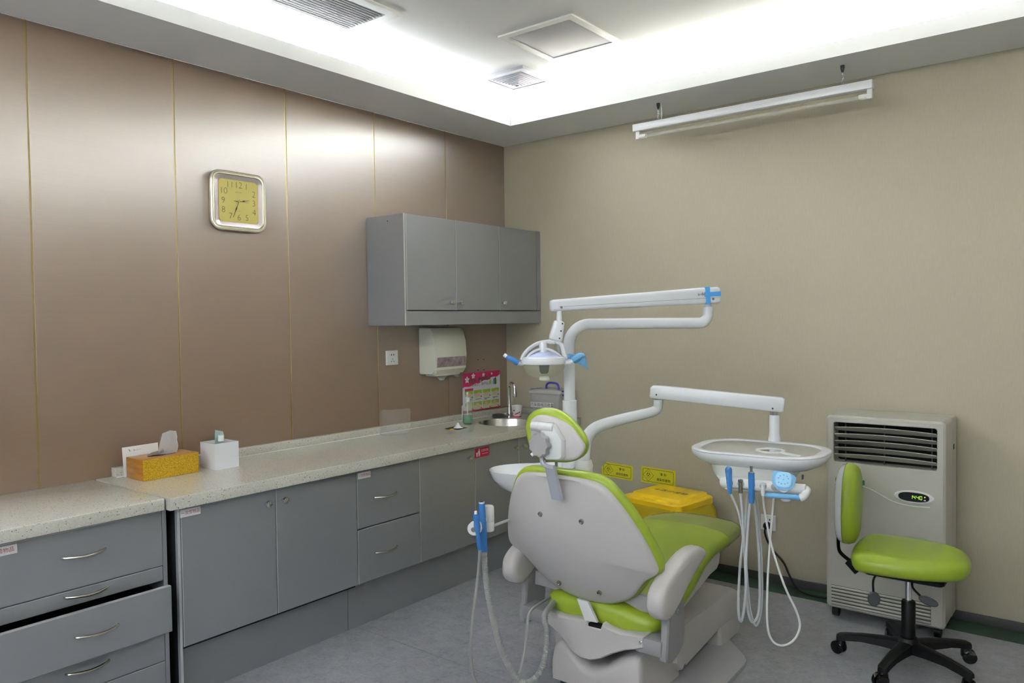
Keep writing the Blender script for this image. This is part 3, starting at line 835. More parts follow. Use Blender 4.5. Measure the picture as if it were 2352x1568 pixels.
# ------------------------------------------------------------------ wall cabinet, towel dispenser, socket, clock
wcab = empty('wall_cabinet', (.15, -.63, 1.4565), 'grey three-door wall cabinet mounted in the corner', 'cabinet')
XC = .305
ZC0, ZC1 = 1.4565, 2.073
bm = B()
box(bm, .002, XC, -1.270, -1.252, ZC0, ZC1, bev=.001, seg=1)
box(bm, .002, XC - .018, -1.252, -.003, ZC1 - .018, ZC1); box(bm, .002, XC - .018, -1.252, -.003, ZC0, ZC0 + .018); box(bm, .002, .012, -1.252, -.003, ZC0 + .018, ZC1 - .018)
obj('body', bm, 'cabinet', wcab)
obj('edge_trim', bx(XC - .001, XC + .0015, -1.270, -1.262, ZC0, ZC1), 'cabinet_edge', wcab)
obj('bottom_rail', bx(XC - .018, XC, -1.2525, -.003, ZC0, 1.536, bev=.001, seg=1), 'cabinet', wcab)
for y0, y1, ky in ((-1.2525, -.849, -.905), (-.849, -.444, -.818), (-.444, -.046, -.418)):
    d = front(wcab, 'door', y0, y1, 1.540, ZC1, x=XC)
    knob(d, ky, 1.588, XC)
obj('filler_strip', bx(XC - .018, XC, -.0445, -.003, 1.540, ZC1), 'cabinet', wcab)
obj('screw_hole', lth([(.0035, 0), (.0035, .0006)], (.18, -1.2703, 2.04), seg=10, axis=(0, -1, 0)), 'dark_gap', wcab)

td = empty('towel_dispenser', (.06, -.70, 1.146), 'cream wall paper towel dispenser with a grey window', 'dispenser')
prof = [(.0, .0), (.105, .0), (.128, .03), (.136, .12), (.130, .20), (.112, .262), (.095, .285), (.07, .290), (0, .290)]
bm = B(); secs = []
for k, (yy, ins) in enumerate(((-.862, .012), (-.858, .004), (-.850, 0), (-.580, 0), (-.572, .004), (-.568, .012))):
    secs.append([(max(.001, x_ - ins if x_ > 0 else .001), yy, 1.150 + min(max(z_, ins), .29 - ins)) for x_, z_ in prof])
loft(bm, secs)
o = obj('cover', bm, 'cream_plastic', td, angle=30)
bm = B(); secs = []
for yy in (-.842, -.588):
    secs.append([(.110, yy, 1.196), (.1365, yy, 1.196), (.1385, yy, 1.230), (.1385, yy, 1.256), (.110, yy, 1.256)])
loft(bm, secs); obj('window', bm, 'towel_window', td, 'grey see-through strip showing the towels')
obj('chute', bx(.02, .10, -.83, -.60, 1.139, 1.152, bev=.004), 'cream_plastic', td)
obj('latch', lth([(.009, 0), (.008, .006)], (.118, -.845, 1.166), seg=12, axis=(1, -.3, 0)), 'cream_plastic', td)
bm = B(); rows = []
for k in range(9):
    t_ = k / 8
    yy = -.792 + .19 * t_
    dz = .028 - .016 * (abs(t_ - .45) < .2) - .012 * (t_ > .6) + .004 * math.sin(9 * t_)
    rows.append([bm.verts.new((.062 + .012 * j + .006 * math.sin(7 * t_ + j), yy + .006 * j, 1.142 - dz * j / 2)) for j in range(3)])
for a_, b2 in zip(rows, rows[1:]):
    for j in range(2): bm.faces.new((a_[j], b2[j], b2[j + 1], a_[j + 1]))
bmesh.ops.solidify(bm, geom=bm.faces[:], thickness=.001)
obj('paper_towel', bm, 'paper_white', td, 'white paper towel sticking out')

def socket_holes(f, parent):
    fu = frame_up(f, .0104)
    for u_, v_, w_, h_, r_ in ((-.009, .018, .006, .009, 0), (.009, .018, .006, .009, 0), (0, -.008, .003, .009, 0), (-.009, -.022, .003, .009, -.5), (.009, -.022, .003, .009, .5)):
        obj('socket_hole', plate(fu, w_, h_, .0003, u=u_, v=v_, rot=r_), 'dark_gap', parent)
so = empty('wall_socket', (0, -1.093, 1.265), 'white wall socket on bronze panel below the wall cabinet', 'socket')
f = fr_left(.0005, -1.093, 1.265)
obj('face_plate', slb(rrect(.092, .086, .004, 2), [(0, 0), (0, .007), (.003, .010)], f), 'white_plastic', so); socket_holes(f, so)

# clock
ck = empty('wall_clock', (0, -2.098, 2.07), 'square gold wall clock with rounded corners', 'clock')
f = fr_left(.0, -2.098, 2.071)
CWD, CHT = .298, .286
obj('case', slb(rrect(CWD - .012, CHT - .012, .05, 6), [(.01, 0), (.002, .006), (0, .02), (.006, .026)], f), 'clock_frame', ck)
bm = B()
o_, u, v_, n_ = [Vector(q) for q in f]
def ringpts(ins, wv): return [o_ + u * p[0] + v_ * p[1] + n_ * wv for p in inset(rrect(CWD, CHT, .052, 8), ins)]
loft(bm, [ringpts(*q) for q in ((.004, .02), (0, .026), (.001, .032), (.005, .036), (.009, .0345), (.011, .031), (.0135, .034), (.017, .0345), (.020, .031), (.021, .026))], cap=False)
obj('frame', bm, 'clock_frame', ck, 'double-ridged pale gold rim')
bm = B(); loft(bm, [ringpts(*q) for q in ((.0205, .0315), (.030, .030), (.043, .027))], cap=False)
obj('bezel', bm, 'clock_inner', ck)
obj('face_surround', slb(rrect(CWD - .08, CHT - .076, .022, 6), [(0, .022), (0, .0275)], f), 'print_grey', ck)
obj('dial', slb(rrect(CWD - .086, CHT - .082, .02, 6), [(0, .0275), (0, .0285)], f), 'clock_gold', ck, 'yellow gold dial')
fd = frame_up(f, .0291)
rad_u, rad_v = .078, .078
pos = {'12': (0, .078), '1': (.043, .074), '2': (.083, .042), '3': (.083, -.002), '4': (.083, -.046), '5': (.043, -.076), '6': (0, -.078), '7': (-.045, -.074), '8': (-.083, -.046), '9': (-.083, -.002), '10': (-.080, .044), '11': (-.046, .076)}
for kx, (a, b_) in pos.items():
    text('numeral', kx, .043, fd, 'print_dark', ck, u=a, v=b_, thin=-.0009)
text('lettering', 'RHYTHM', .008, fd, 'print_grey', ck, v=.044)
text('lettering', 'QUARTZ', .005, fd, 'print_grey', ck, v=-.046)
def hand(name, ang, L, w_, back, h_):
    a = R(ang); d = (math.sin(a), math.cos(a)); pn = (math.cos(a), -math.sin(a))
    P = lambda t_, s_: (d[0] * t_ + pn[0] * s_, d[1] * t_ + pn[1] * s_)
    obj(name, slb([P(-back, w_ * .4), P(L * .3, w_ * .5), P(L * .45, w_ * 1.6), P(L * .6, w_ * .6), P(L, .0006), P(L, -.0006), P(L * .6, -w_ * .6), P(L * .45, -w_ * 1.6), P(L * .3, -w_ * .5), P(-back, -w_ * .4)], [(0, h_), (0, h_ + .0008)], fd), 'print_black', ck)
hand('hour_hand', 80, .058, .0022, .008, .001)
hand('minute_hand', 203, .086, .0020, .01, .0022)
hand('second_hand', 270, .028, .0010, .05, .0034)
obj('hand_boss', lth([(.005, .0), (.005, .005)], Vector(fd[0]), seg=12, axis=(1, 0, 0)), 'brass', ck)

# ------------------------------------------------------------------ back wall: warning signs, socket, cable
def biohazard(fr, parent, r_, c):
    for k in range(3):
        a = R(90 + 120 * k)
        cx_, cy_ = c[0] + .52 * r_ * math.cos(a), c[1] + .52 * r_ * math.sin(a)
        pts_o = []; pts_i = []
        for q in range(19):
            b2 = a + R(-148 + 296 * q / 18) 
            pts_o.append((cx_ + .50 * r_ * math.cos(b2), cy_ + .50 * r_ * math.sin(b2)))
            pts_i.append((cx_ + .05 * r_ * math.cos(a) + .36 * r_ * math.cos(b2), cy_ + .05 * r_ * math.sin(a) + .36 * r_ * math.sin(b2)))
        bm = B(); O, U, V, N = [Vector(q) for q in fr]
        A = [bm.verts.new(O + U * p[0] + V * p[1]) for p in pts_o]; I = [bm.verts.new(O + U * p[0] + V * p[1]) for p in pts_i]
        for q in range(18): bm.faces.new((A[q], A[q + 1], I[q + 1], I[q]))
        obj('biohazard_arc', bm, 'print_black', parent)
    bm = ringmesh(B(), ellipse(.42 * r_, .42 * r_, 20, c), ellipse(.30 * r_, .30 * r_, 20, c), 0, .0001, fr)
    obj('biohazard_ring', bm, 'print_black', parent)
def warn_sign(x, z, w_, h_, rot, line2, label, curl=False):
    s = empty('warning_sign', (x, -.001, z), label, 'sign', 'yellow biohazard warning signs on the wall')
    ca_, sa_ = math.cos(rot), math.sin(rot)
    f = ((x, -.0008, z), (ca_, 0, sa_), (-sa_, 0, ca_), (0, -1, 0))
    hw, hh = w_ / 2, h_ / 2
    ol = [(-hw, -hh), (hw, -hh), (hw, hh), (-hw + (.035 if curl else 0), hh)] + ([(-hw, hh - .035)] if curl else [])
    obj('sign_sheet', slb(ol, [(0, 0), (0, .0008)], f), 'sign_yellow', s)
    if curl:
        O, U, V, N = [Vector(q) for q in f]
        bm = B()
        a = [bm.verts.new(O + U * p[0] + V * p[1] + N * p[2]) for p in ((-hw + .035, hh, .001), (-hw, hh - .035, .001), (-hw + .006, hh - .010, .024), (-hw + .020, hh + .002, .020))]
        bm.faces.new((a[0], a[1], a[2], a[3]))
        bmesh.ops.solidify(bm, geom=bm.faces[:], thickness=.0006)
        obj('curled_corner', bm, 'paper_white', s, 'peeling corner showing the white back')
    f1 = frame_up(f, .0011)
    bm = ringmesh(B(), rrect(w_ - .024, h_ - .020, .010, 4), rrect(w_ - .028, h_ - .024, .008, 4), 0, .0002, f1)
    obj('border_line', bm, 'print_black', s)
    k = h_ * .40; c = (-w_ * .28, 0)
    dia = lambda q: [(c[0] + q, c[1]), (c[0], c[1] + q * 1.05), (c[0] - q, c[1]), (c[0], c[1] - q * 1.05)]
    obj('diamond_line', ringmesh(B(), dia(k * .92), dia(k * .86), 0, .0002, f1), 'print_black', s)
    biohazard(frame_up(f1, .0002), s, k * .42, (c[0], k * .10))
    text('lettering', '医疗废物', h_ * .055, f1, 'print_black', s, u=c[0], v=-k * .42)
    text('lettering', '警 告!', h_ * .17, f1, 'print_black', s, u=w_ * .16, v=h_ * .14, thin=.0002)
    text('lettering', line2, h_ * .185, f1, 'print_black', s, u=w_ * .16, v=-h_ * .20, thin=.0002)
    return s
warn_sign(.888, .511, .226, .094, R(-2.2), '损伤性废物', 'yellow warning sign with a peeling white corner', True)
warn_sign(1.176, .509, .234, .100, R(-1.6), '感染性废物', 'flat yellow warning sign just above the yellow bin')
so2 = empty('wall_socket', (1.859, 0, .331), 'white wall socket with a black plug low on beige wall', 'socket')
f = fr_back(1.859, -.0005, .331)
obj('face_plate', slb(rrect(.086, .086, .004, 2), [(0, 0), (0, .007), (.003, .010)], f), 'white_plastic', so2); socket_holes(f, so2)
cb_ = empty('power_cable', (1.87, -.05, 0), 'black power cable and plug running to the floor air conditioner', 'cable')
obj('plug', lth([(.021, 0), (.021, .012), (.017, .026), (.009, .034)], (1.857, -.0118, .316), seg=18, axis=(0, -1, 0)), 'black_plastic', cb_)
obj('cord', tube(cr([(1.857, -.044, .312), (1.858, -.058, .285), (1.872, -.05, .235), (1.905, -.045, .185), (1.955, -.04, .13), (1.985, -.045, .075), (2.03, -.07, .022), (2.09, -.09, .006), (2.17, -.10, .006), (2.235, -.10, .012), (2.262, -.10, .030)], 6), .0052, 8), 'black_plastic', cb_)

# ------------------------------------------------------------------ yellow clinical waste bin
bn = empty('waste_bin', (1.375, -.26, 0), 'yellow lidded clinical waste bin with a bag below beige wall', 'bin')
ang = R(-9)
fb = fr_top(1.372, -.262, 0, ang)
obj('bin_body', slb(rrect(.36, .32, .05, 5), [(.05, 0), (.045, .01), (.008, .425)], fb), 'bin_yellow', bn)
bm = B(); rings = []
N_ = 64
base_ol = rrect(.40, .36, .06, 15)
for j in range(7):
    zz = .440 - .050 * j
    rr = []
    for i_, p in enumerate(base_ol):
        k = 1 + .03 + .16 * math.sin(j / 6 * 2.4) * (.8 + .2 * math.sin(i_ * 1.1)) + .018 * math.sin(i_ * 1.9 + j * 1.3) - .10 * (j / 6) ** 2
        rr.append((1.372 + (p[0] * math.cos(ang) - p[1] * math.sin(ang)) * k * (.94 if j == 0 else 1), min(-.262 + (p[0] * math.sin(ang) + p[1] * math.cos(ang)) * k, -.006), zz))
    rings.append(rr)
loft(bm, rings, cap=False); obj('bin_bag', bm, 'bag_yellow', bn, 'crumpled translucent yellow bag', angle=80)
lid = obj('lid', slb(rrect(.405, .362, .05, 6), [(.004, .428), (0, .432), (0, .462), (.006, .468)], fb), 'bin_yellow', bn)
obj('lid_top', slb(rrect(.35, .30, .04, 6, (.0, .022)), [(0, .466), (.010, .484), (.014, .486)], fb), 'bin_yellow', lid)
ft = fr_top(1.372, -.262, .4868, ang)
text('lettering', '医疗废物', .045, ft, 'print_black', lid, u=.03, v=.02)
biohazard(frame_up(ft, .0002), lid, .018, (-.085, .02))

# ------------------------------------------------------------------ floor standing air conditioner
ac = empty('air_conditioner', (2.525, -.2, 0), 'grey floor-standing air conditioner against the beige wall', 'air conditioner')
AX0, AX1, AYF, AYB, AZ0, AZ1 = 2.268, 2.782, -.345, -.045, .055, .997
bm = B()
GX0, GX1, GZ0, GZ1 = 2.302, 2.748, .772, .964
# shell: side, top, back, front frame with opening, lower front
box(bm, AX0, AX1, AYB - .12, AYB, AZ0, AZ1, bev=.012, seg=3)
obj('rear_housing', bm, 'aircon_plastic', ac)
fa = fr_back(2.525, AYF, 0)
W_ = AX1 - AX0
bm = B()
outer = [(p[0], p[1]) for p in rrect(W_, AZ1 - AZ0, .02, 5, (0, (AZ0 + AZ1) / 2))]
inn = rrect(GX1 - GX0, GZ1 - GZ0, .012, 5, ((GX0 + GX1) / 2 - 2.525, (GZ0 + GZ1) / 2))
O, U, V, Nn = [Vector(q) for q in fa]
P = lambda p, d: bm.verts.new(O + U * p[0] + V * p[1] - Nn * d)
ro = [P(p, .185) for p in outer]; r1 = [P(p, .010) for p in outer]; r2 = [P(p, 0) for p in inset(outer, .010)]
ri = [P(p, 0) for p in inset(inn, -.003)]; ri2 = [P(p, .004) for p in inn]; ri3 = [P(p, .09) for p in inn]
n_ = len(ro)
for A_, B_ in ((ro, r1), (r1, r2), (ri, ri2), (ri2, ri3)):
    for k in range(n_): bm.faces.new((A_[k], A_[(k + 1) % n_], B_[(k + 1) % n_], B_[k]))
bm.faces.new(ro[::-1])
# front face with hole: quads between matching corner groups
for k in range(n_): bm.faces.new((r2[k], r2[(k + 1) % n_], ri[(k + 1) % n_], ri[k]))
obj('front_housing', bm, 'aircon_plastic', ac)
obj('outlet_void', bx(GX0 - .002, GX1 + .002, AYF + .085, AYF + .089, GZ0 - .002, GZ1 + .002), 'void_black', ac, 'dark outlet opening')
for k in range(5):
    z0 = .944 - .0325 * k
    bm = B(); secs = []
    for j in range(13):
        t_ = j / 12; x_ = GX0 + .004 + (GX1 - GX0 - .008) * t_
        bow = .016 * (1 - (2 * t_ - 1) ** 2)
        y_ = AYF + .008 - bow * .8
        zz = z0 + bow * .6 - .006
        secs.append([(x_, y_, zz), (x_, y_, zz + .003), (x_, y_ + .034 + bow, z0 - .0215), (x_, y_ + .034 + bow, z0 - .024)])
    loft(bm, secs); obj('slat', bm, 'aircon_plastic', ac)
for x_ in (2.346, 2.52, 2.72):
    obj('slat_link', bx(x_ - .002, x_ + .002, AYF + .045, AYF + .055, GZ0, GZ1), 'dark_rubber', ac)
# lower intake grille
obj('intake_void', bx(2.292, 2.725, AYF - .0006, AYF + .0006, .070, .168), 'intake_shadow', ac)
for k in range(6):
    z0 = .074 + .0165 * k
    obj('intake_slat', bx(2.292, 2.725, AYF - .008, AYF, z0, z0 + .010, bev=.003, seg=1), 'aircon_plastic', ac)
# curved line, badge, display
obj('contour_line', tube(cr([(2.29 + .02, AYF - .0004, .668), (2.40, AYF - .0004, .668), (2.455, AYF - .0004, .663), (2.51, AYF - .0004, .640), (2.57, AYF - .0004, .612), (2.64, AYF - .0004, .602), (2.72, AYF - .0004, .605)], 8), .0026, 6), 'white_plastic', ac)
bd = obj('badge', slb(rrect(.14, .030, .003, 2), [(0, 0), (0, .0012)], fr_back(2.378, AYF - .0002, .684)), 'green_badge', ac, 'green badge half hidden by the stool')
fb2 = fr_back(2.378, AYF - .0016, .684)
obj('badge_border', ringmesh(B(), rrect(.138, .028, .003, 2), rrect(.134, .024, .003, 2), 0, .0002, fb2), 'print_white', bd)
text('lettering', 'A', .024, fb2, 'print_white', bd, u=-.052)
dp = obj('display', slb(ellipse(.083, .030, 36), [(.002, 0), (0, .002), (.004, .005)], fr_back(2.655, AYF - .0002, .645)), 'white_plastic', ac, 'oval display showing green digits')
obj('display_window', slb(sup(.064, .021, 2.6, 36), [(0, .0), (0, .0062)], fr_back(2.655, AYF - .0002, .645)), 'black_gloss', dp)
fdp = fr_back(2.655, AYF - .0068, .645)
SEG = {'1': 'bc', '4': 'fgbc', '0': 'abcdef'}
def digit(ch, u0):
    w_, h_, t_ = .0085, .016, .0016
    g = {'a': (0, h_ / 2, w_, t_), 'g': (0, 0, w_, t_), 'd': (0, -h_ / 2, w_, t_), 'b': (w_ / 2, h_ / 4, t_, h_ / 2), 'c': (w_ / 2, -h_ / 4, t_, h_ / 2), 'f': (-w_ / 2, h_ / 4, t_, h_ / 2), 'e': (-w_ / 2, -h_ / 4, t_, h_ / 2)}
    for s_ in SEG[ch]:
        a, b_, c, d = g[s_]
        obj('digit_segment', plate(fdp, c * .86, d * .86, .0003, u=u0 + a, v=b_), 'display_green', dp)
for ch, u0 in (('1', -.010), ('4', .002), ('4', .017), ('0', .030)): digit(ch, u0)
obj('indicator_light', slb(ellipse(.0022, .0022, 10, (.046, .005)), [(0, 0), (0, .0004)], fdp), 'display_amber', dp)
obj('button', slb(ellipse(.0045, .003, 12, (.046, -.009)), [(0, 0), (0, .0006)], fdp), 'white_plastic', dp)
for x_ in (2.30, 2.745):
    for y_ in (-.29, -.10):
        obj('caster', lth([(.014, -.016), (.027, -.014), (.027, .014), (.014, .016)], (x_, y_, .027), seg=16, axis=(1, 0, 0)), 'black_plastic', ac)
obj('side_recess', bx(AX1 - .001, AX1 + .0006, -.14, -.115, .845, .87), 'dark_gap', ac)

# ------------------------------------------------------------------ dental chair
CX = 1.785
ch = empty('dental_chair', (CX, -1.2, 0), 'lime green and white dental chair seen from behind', 'dental chair')
pl = [(1.60, -.87), (1.95, -.87), (1.98, -.885), (2.125, -1.035), (2.148, -1.07), (2.156, -1.11), (2.172, -1.50), (2.15, -1.58), (2.08, -1.60), (1.62, -1.60), (1.60, -1.55)]
obj('base_plate', slb(pl, [(0, 0), (0, .016), (.008, .022), (.05, .026)], ((0, 0, 0), (1, 0, 0), (0, 1, 0), (0, 0, 1))), 'base_grey', ch, 'grey floor plate')
# rear box with a saddle-shaped top
bm = B(); secs = []
xs = [1.591, 1.600, 1.62, 1.64, 1.67, 1.70, 1.73, 1.76, 1.79, 1.82, 1.85, 1.88, 1.91, 1.94, 1.97, 1.990, 1.998]
zs_ = [.120, .165, .190, .196, .178, .150, .126, .114, .114, .128, .150, .172, .192, .206, .214, .212, .190]
for yy, dz, ins in ((-1.722, -.035, .006), (-1.715, -.014, .002), (-1.70, -.004, 0), (-1.66, 0, 0), (-1.60, .012, 0), (-1.50, .03, 0), (-1.40, .03, 0)):
    s = [(x_ + (ins if k < 2 else -ins if k > 14 else 0), yy, z_ + dz) for k, (x_, z_) in enumerate(zip(xs, zs_))]
    s += [(1.998 - ins, yy, .10), (1.996 - ins, yy, .030), (1.593 + ins, yy, .030), (1.591 + ins, yy, .060)]
    secs.append(s)
loft(bm, secs); obj('base_cover', bm, 'shell_plastic', ch, angle=40)
obj('base_foot', bx(1.62, 1.97, -1.70, -1.40, 0, .034), 'dark_rubber', ch)
sd = [(-1.46, .10), (-1.415, .054), (-1.03, .102), (-.86, .10), (-.81, .105), (-.79, .13), (-.79, .17), (-.81, .212), (-.86, .236), (-.93, .243), (-1.30, .243), (-1.42, .238), (-1.46, .20)]
obj('lift_cover', slb(sd, [(.030, 0), (.008, .008), (0, .03), (0, .436), (.008, .458), (.03, .466)], ((1.556, 0, 0), (0, 1, 0), (0, 0, 1), (1, 0, 0))), 'shell_plastic', ch, angle=40)
obj('front_foot', slb([(-1.032, .010), (-.82, .010), (-.795, .03), (-.79, .10), (-.79, .15), (-1.032, .15)], [(.014, .008), (.002, .02), (0, .04), (0, .426), (.002, .446), (.014, .458)], ((1.556, 0, 0), (0, 1, 0), (0, 0, 1), (1, 0, 0))), 'shell_plastic', ch)
obj('cover_screw', lth([(.010, 0), (.010, .006), (.005, .008)], (2.014, -1.395, .075), seg=12, axis=(1, 0, 0)), 'chrome', ch)
# seat shell and cushion
sh_ = [(-1.60, .262), (-1.41, .300), (-1.15, .368), (-1.075, .376), (-1.045, .398), (-1.032, .44), (-1.04, .465), (-1.15, .465), (-1.25, .450), (-1.38, .40), (-1.50, .36), (-1.60, .31)]
obj('seat_shell', slb(sh_, [(.012, 0), (0, .012), (0, .460), (.012, .472)], ((1.549, 0, 0), (0, 1, 0), (0, 0, 1), (1, 0, 0))), 'shell_plastic', ch)
stn = [(-1.712, .16, .345, .045), (-1.702, .215, .366, .080), (-1.68, .247, .382, .104), (-1.63, .266, .392, .118), (-1.5, .266, .420, .115), (-1.38, .262, .460, .108), (-1.26, .256, .508, .100), (-1.15, .250, .528, .095), (-1.0, .242, .532, .095), (-.88, .230, .530, .092), (-.79, .212, .522, .085), (-.73, .190, .512, .068), (-.705, .158, .500, .040)]
def seat_sec(y_, hw, zt, th, grow=0.0, n=36, cx=None):
    cx = CX + .012 if cx is None else cx
    zc = zt - th / 2
    return [(cx + p[0], y_, zc + p[1]) for p in sup(hw + grow, th / 2 + grow, 2.7, n)]
def interp(st, m_=4):
    out = []
    for a, b_ in zip(st, st[1:]):
        for k in range(m_): out.append(tuple(a[i] + (b_[i] - a[i]) * k / m_ for i in range(4)))
    return out + [st[-1]]
bm = B(); loft(bm, [seat_sec(*s) for s in interp(stn, 2)]); obj('seat', bm, 'green_vinyl', ch, 'lime green seat cushion', angle=60)
st2 = [s for s in interp(stn, 6) if s[0] > -.995]
bm = B()
loft(bm, [[(p[0], p[1], p[2] + .0016 * math.sin(p[0] * 90 + s[0] * 40)) for p in seat_sec(*s, grow=.0035 + .0015 * (i % 2))] for i, s in enumerate(st2)], cap=False)
obj('foot_film', bm, 'clear_film', ch, 'creased clear plastic cover on the foot end', angle=80)
# rear cover below the backrest
cov = [(1.583, .308), (1.579, .266), (1.592, .255), (1.636, .231), (1.679, .198), (1.702, .172), (1.744, .157), (1.79, .159), (1.836, .176), (1.889, .209), (1.941, .236), (2.026, .265), (2.028, .312), (1.985, .309), (1.925, .302), (1.873, .308), (1.846, .317), (1.837, .296), (1.783, .295), (1.781, .315), (1.728, .311), (1.652, .303)]
cv = slb(cov, [(.008, -.13), (0, -.11), (0, -.012), (.003, -.003), (.007, 0)], ((0, -1.745, 0), (1, 0, 0), (0, 0, 1), (0, -1, 0)))
obj('rear_cover', cv, 'shell_plastic', ch, 'white curved cover under the seat')
for x_, z_ in ((1.594, .284), (2.014, .288)):
    obj('cover_screw', lth([(.0075, 0), (.007, .004), (.003, .006)], (x_, -1.744, z_), seg=12, axis=(0, -1, 0)), 'chrome', ch)
obj('cover_gap', bx(1.783, 1.838, -1.740, -1.70, .290, .304), 'void_black', ch)
bm = B()
P = [Vector((1.732, -1.742, .388)), Vector((1.782, -1.742, .386)), Vector((1.828, -1.748, .318)), Vector((1.772, -1.748, .314))]
v0 = [bm.verts.new(p) for p in P]; v1 = [bm.verts.new(p + Vector((0, .012, 0))) for p in P]
bm.faces.new(v0); bm.faces.new(v1[::-1])
for k in range(4): bm.faces.new((v0[k], v0[(k + 1) % 4], v1[(k + 1) % 4], v1[k]))
obj('back_strap', bm, 'white_plastic', ch, 'white link between backrest and base')
for s in (1, -1):
    mx_ = (lambda x_: x_) if s > 0 else (lambda x_: 2 * (CX - .008) - x_)
    nn = (s, 0, 0)
    # arm bracket
    bp_ = [(-1.735, .235), (-1.665, .222), (-1.60, .262), (-1.585, .35), (-1.61, .47), (-1.71, .45), (-1.725, .33)]
    bp_ = [(p.x, p.y) for p in cr([Vector((a, b_, 0)) for a, b_ in bp_], 3, closed=True)]
    br = obj('arm_bracket', slb(bp_, [(.008, 0), (0, .006), (0, .028), (.008, .034)], ((mx_(2.082), 0, 0), (0, 1, 0), (0, 0, 1), nn)), 'bracket_grey', ch, 'grey armrest bracket')
    box_x = sorted((mx_(1.985), mx_(2.095)))
    obj('bracket_foot', bx(box_x[0], box_x[1], -1.742, -1.655, .246, .306, bev=.008), 'bracket_grey', br)
    obj('bracket_bolt', lth([(.012, 0), (.012, .004), (.009, .006)], (mx_(2.115), -1.655, .398), seg=16, axis=nn), 'chrome', br)
    ap = [(-1.822, .470), (-1.812, .510), (-1.775, .540), (-1.70, .572), (-1.60, .602), (-1.51, .606), (-1.455, .590), (-1.438, .568), (-1.445, .550), (-1.49, .532), (-1.60, .478), (-1.69, .424), (-1.745, .400), (-1.795, .412), (-1.818, .44)]
    ap = [(p.x, p.y) for p in cr([Vector((a, b_, 0)) for a, b_ in ap], 3, closed=True)]
    obj('armrest', slb(ap, [(.030, -.036), (.014, -.033), (.004, -.025), (0, -.012), (0, .012), (.004, .025), (.014, .033), (.030, .036)], ((mx_(2.108), 0, 0), (0, 1, 0), (0, 0, 1), nn)), 'shell_plastic', ch, 'white rounded armrest', angle=60)
    hp = [(1.900, .395), (1.951, .440), (2.019, .436), (2.075, .430), (2.078, .374), (1.976, .372)]
    hp = [(mx_(a), b_) for a, b_ in hp]
    obj('hinge_plate', slb(hp, [(.003, 0), (0, .004), (0, .016), (.003, .020)], ((0, -1.655, 0), (1, 0, 0), (0, 0, 1), (0, -1, 0))), 'grey_plastic', ch)
# backrest
half = [(.0, .545), (.06, .5455), (.12, .543), (.165, .535), (.20, .513), (.232, .470), (.265, .415), (.296, .35), (.320, .285), (.336, .225), (.336, .190), (.318, .168), (.280, .140), (.248, .100), (.212, .055), (.165, .018), (.11, -.008), (.05, -.022)]
ol = [(a, b_) for a, b_ in half] + [(0, -.026)] + [(-a, b_) for a, b_ in half[:0:-1]]
bs_ = [Vector((p[0], p[1], 0)) for p in ol]
ol = [(p.x, p.y) for p in cr(bs_, 3, closed=True)]
vv = Vector((0, -.371, .928)).normalized(); uu = Vector((1, 0, 0)); nb = uu.cross(vv)
fbk = (Vector((CX - .026, -1.70, .39)), uu, vv, nb)
def domed(ol, rings, fr, dome, ex=2.4, top_scoop=0.0):
    bm = B(); o_, u, v_, n_ = [Vector(q) for q in fr]; RR = []
    for d, wv in rings:
        pts = inset(ol, d) if abs(d) > 1e-9 else ol
        RR.append([(p[0], p[1], wv) for p in pts])
    last = RR[-1]; N = len(last)
    cx_ = sum(p[0] for p in last) / N; cy_ = sum(p[1] for p in last) / N; w0 = last[0][2]
    for f_ in (.93, .84, .72, .58, .42, .25, .1):
        RR.append([(cx_ + (p[0] - cx_) * f_, cy_ + (p[1] - cy_) * f_, w0 + dome * (1 - f_ ** ex)) for p in last])
    RR = [[(p[0], p[1], p[2] - top_scoop * max(0, 1 - abs(p[0]) / .16) ** .7 * max(0, (p[1] - .36) / .19) ** .8 * (1 if p[2] > .004 else 0)) for p in r_] for r_ in RR]
    VV = [[bm.verts.new(o_ + u * p[0] + v_ * p[1] + n_ * p[2]) for p in r_] for r_ in RR]
    for a_, b_ in zip(VV, VV[1:]):
        for k in range(N): bm.faces.new((a_[k], a_[(k + 1) % N], b_[(k + 1) % N], b_[k]))
    c_ = bm.verts.new(o_ + u * cx_ + v_ * cy_ + n_ * (w0 + dome))
    for k in range(N): bm.faces.new((VV[-1][k], VV[-1][(k + 1) % N], c_))
    f_ = bm.faces.new(VV[0][::-1]); bmesh.ops.triangulate(bm, faces=[f_])
    return bm
bkr = obj('backrest', domed(ol, [(.006, -.030), (.0, -.022), (0, -.006), (.005, .002), (.016, .007)], fbk, .046, 2.2, top_scoop=.012), 'shell_plastic', ch, 'white domed backrest shell', angle=60)
bm = slb(ol, [(.012, -.014), (-.006, -.018), (-.012, -.028), (-.012, -.042), (-.006, -.056), (.008, -.066), (.03, -.072)], fbk)
obj('backrest_cushion', bm, 'green_vinyl', ch, 'lime green backrest cushion', angle=70)
for u_, v_ in ((-.093, .395), (.093, .395), (-.093, .075), (.093, .075)):
    c = fbk[0] + uu * u_ + vv * v_ + nb * .045
    b2 = obj('shell_bolt', lth([(.010, -.006), (.010, .001), (.0072, .0018), (.0072, -.001), (.003, -.001)], c, seg=14, axis=nb), 'brushed_steel', ch)
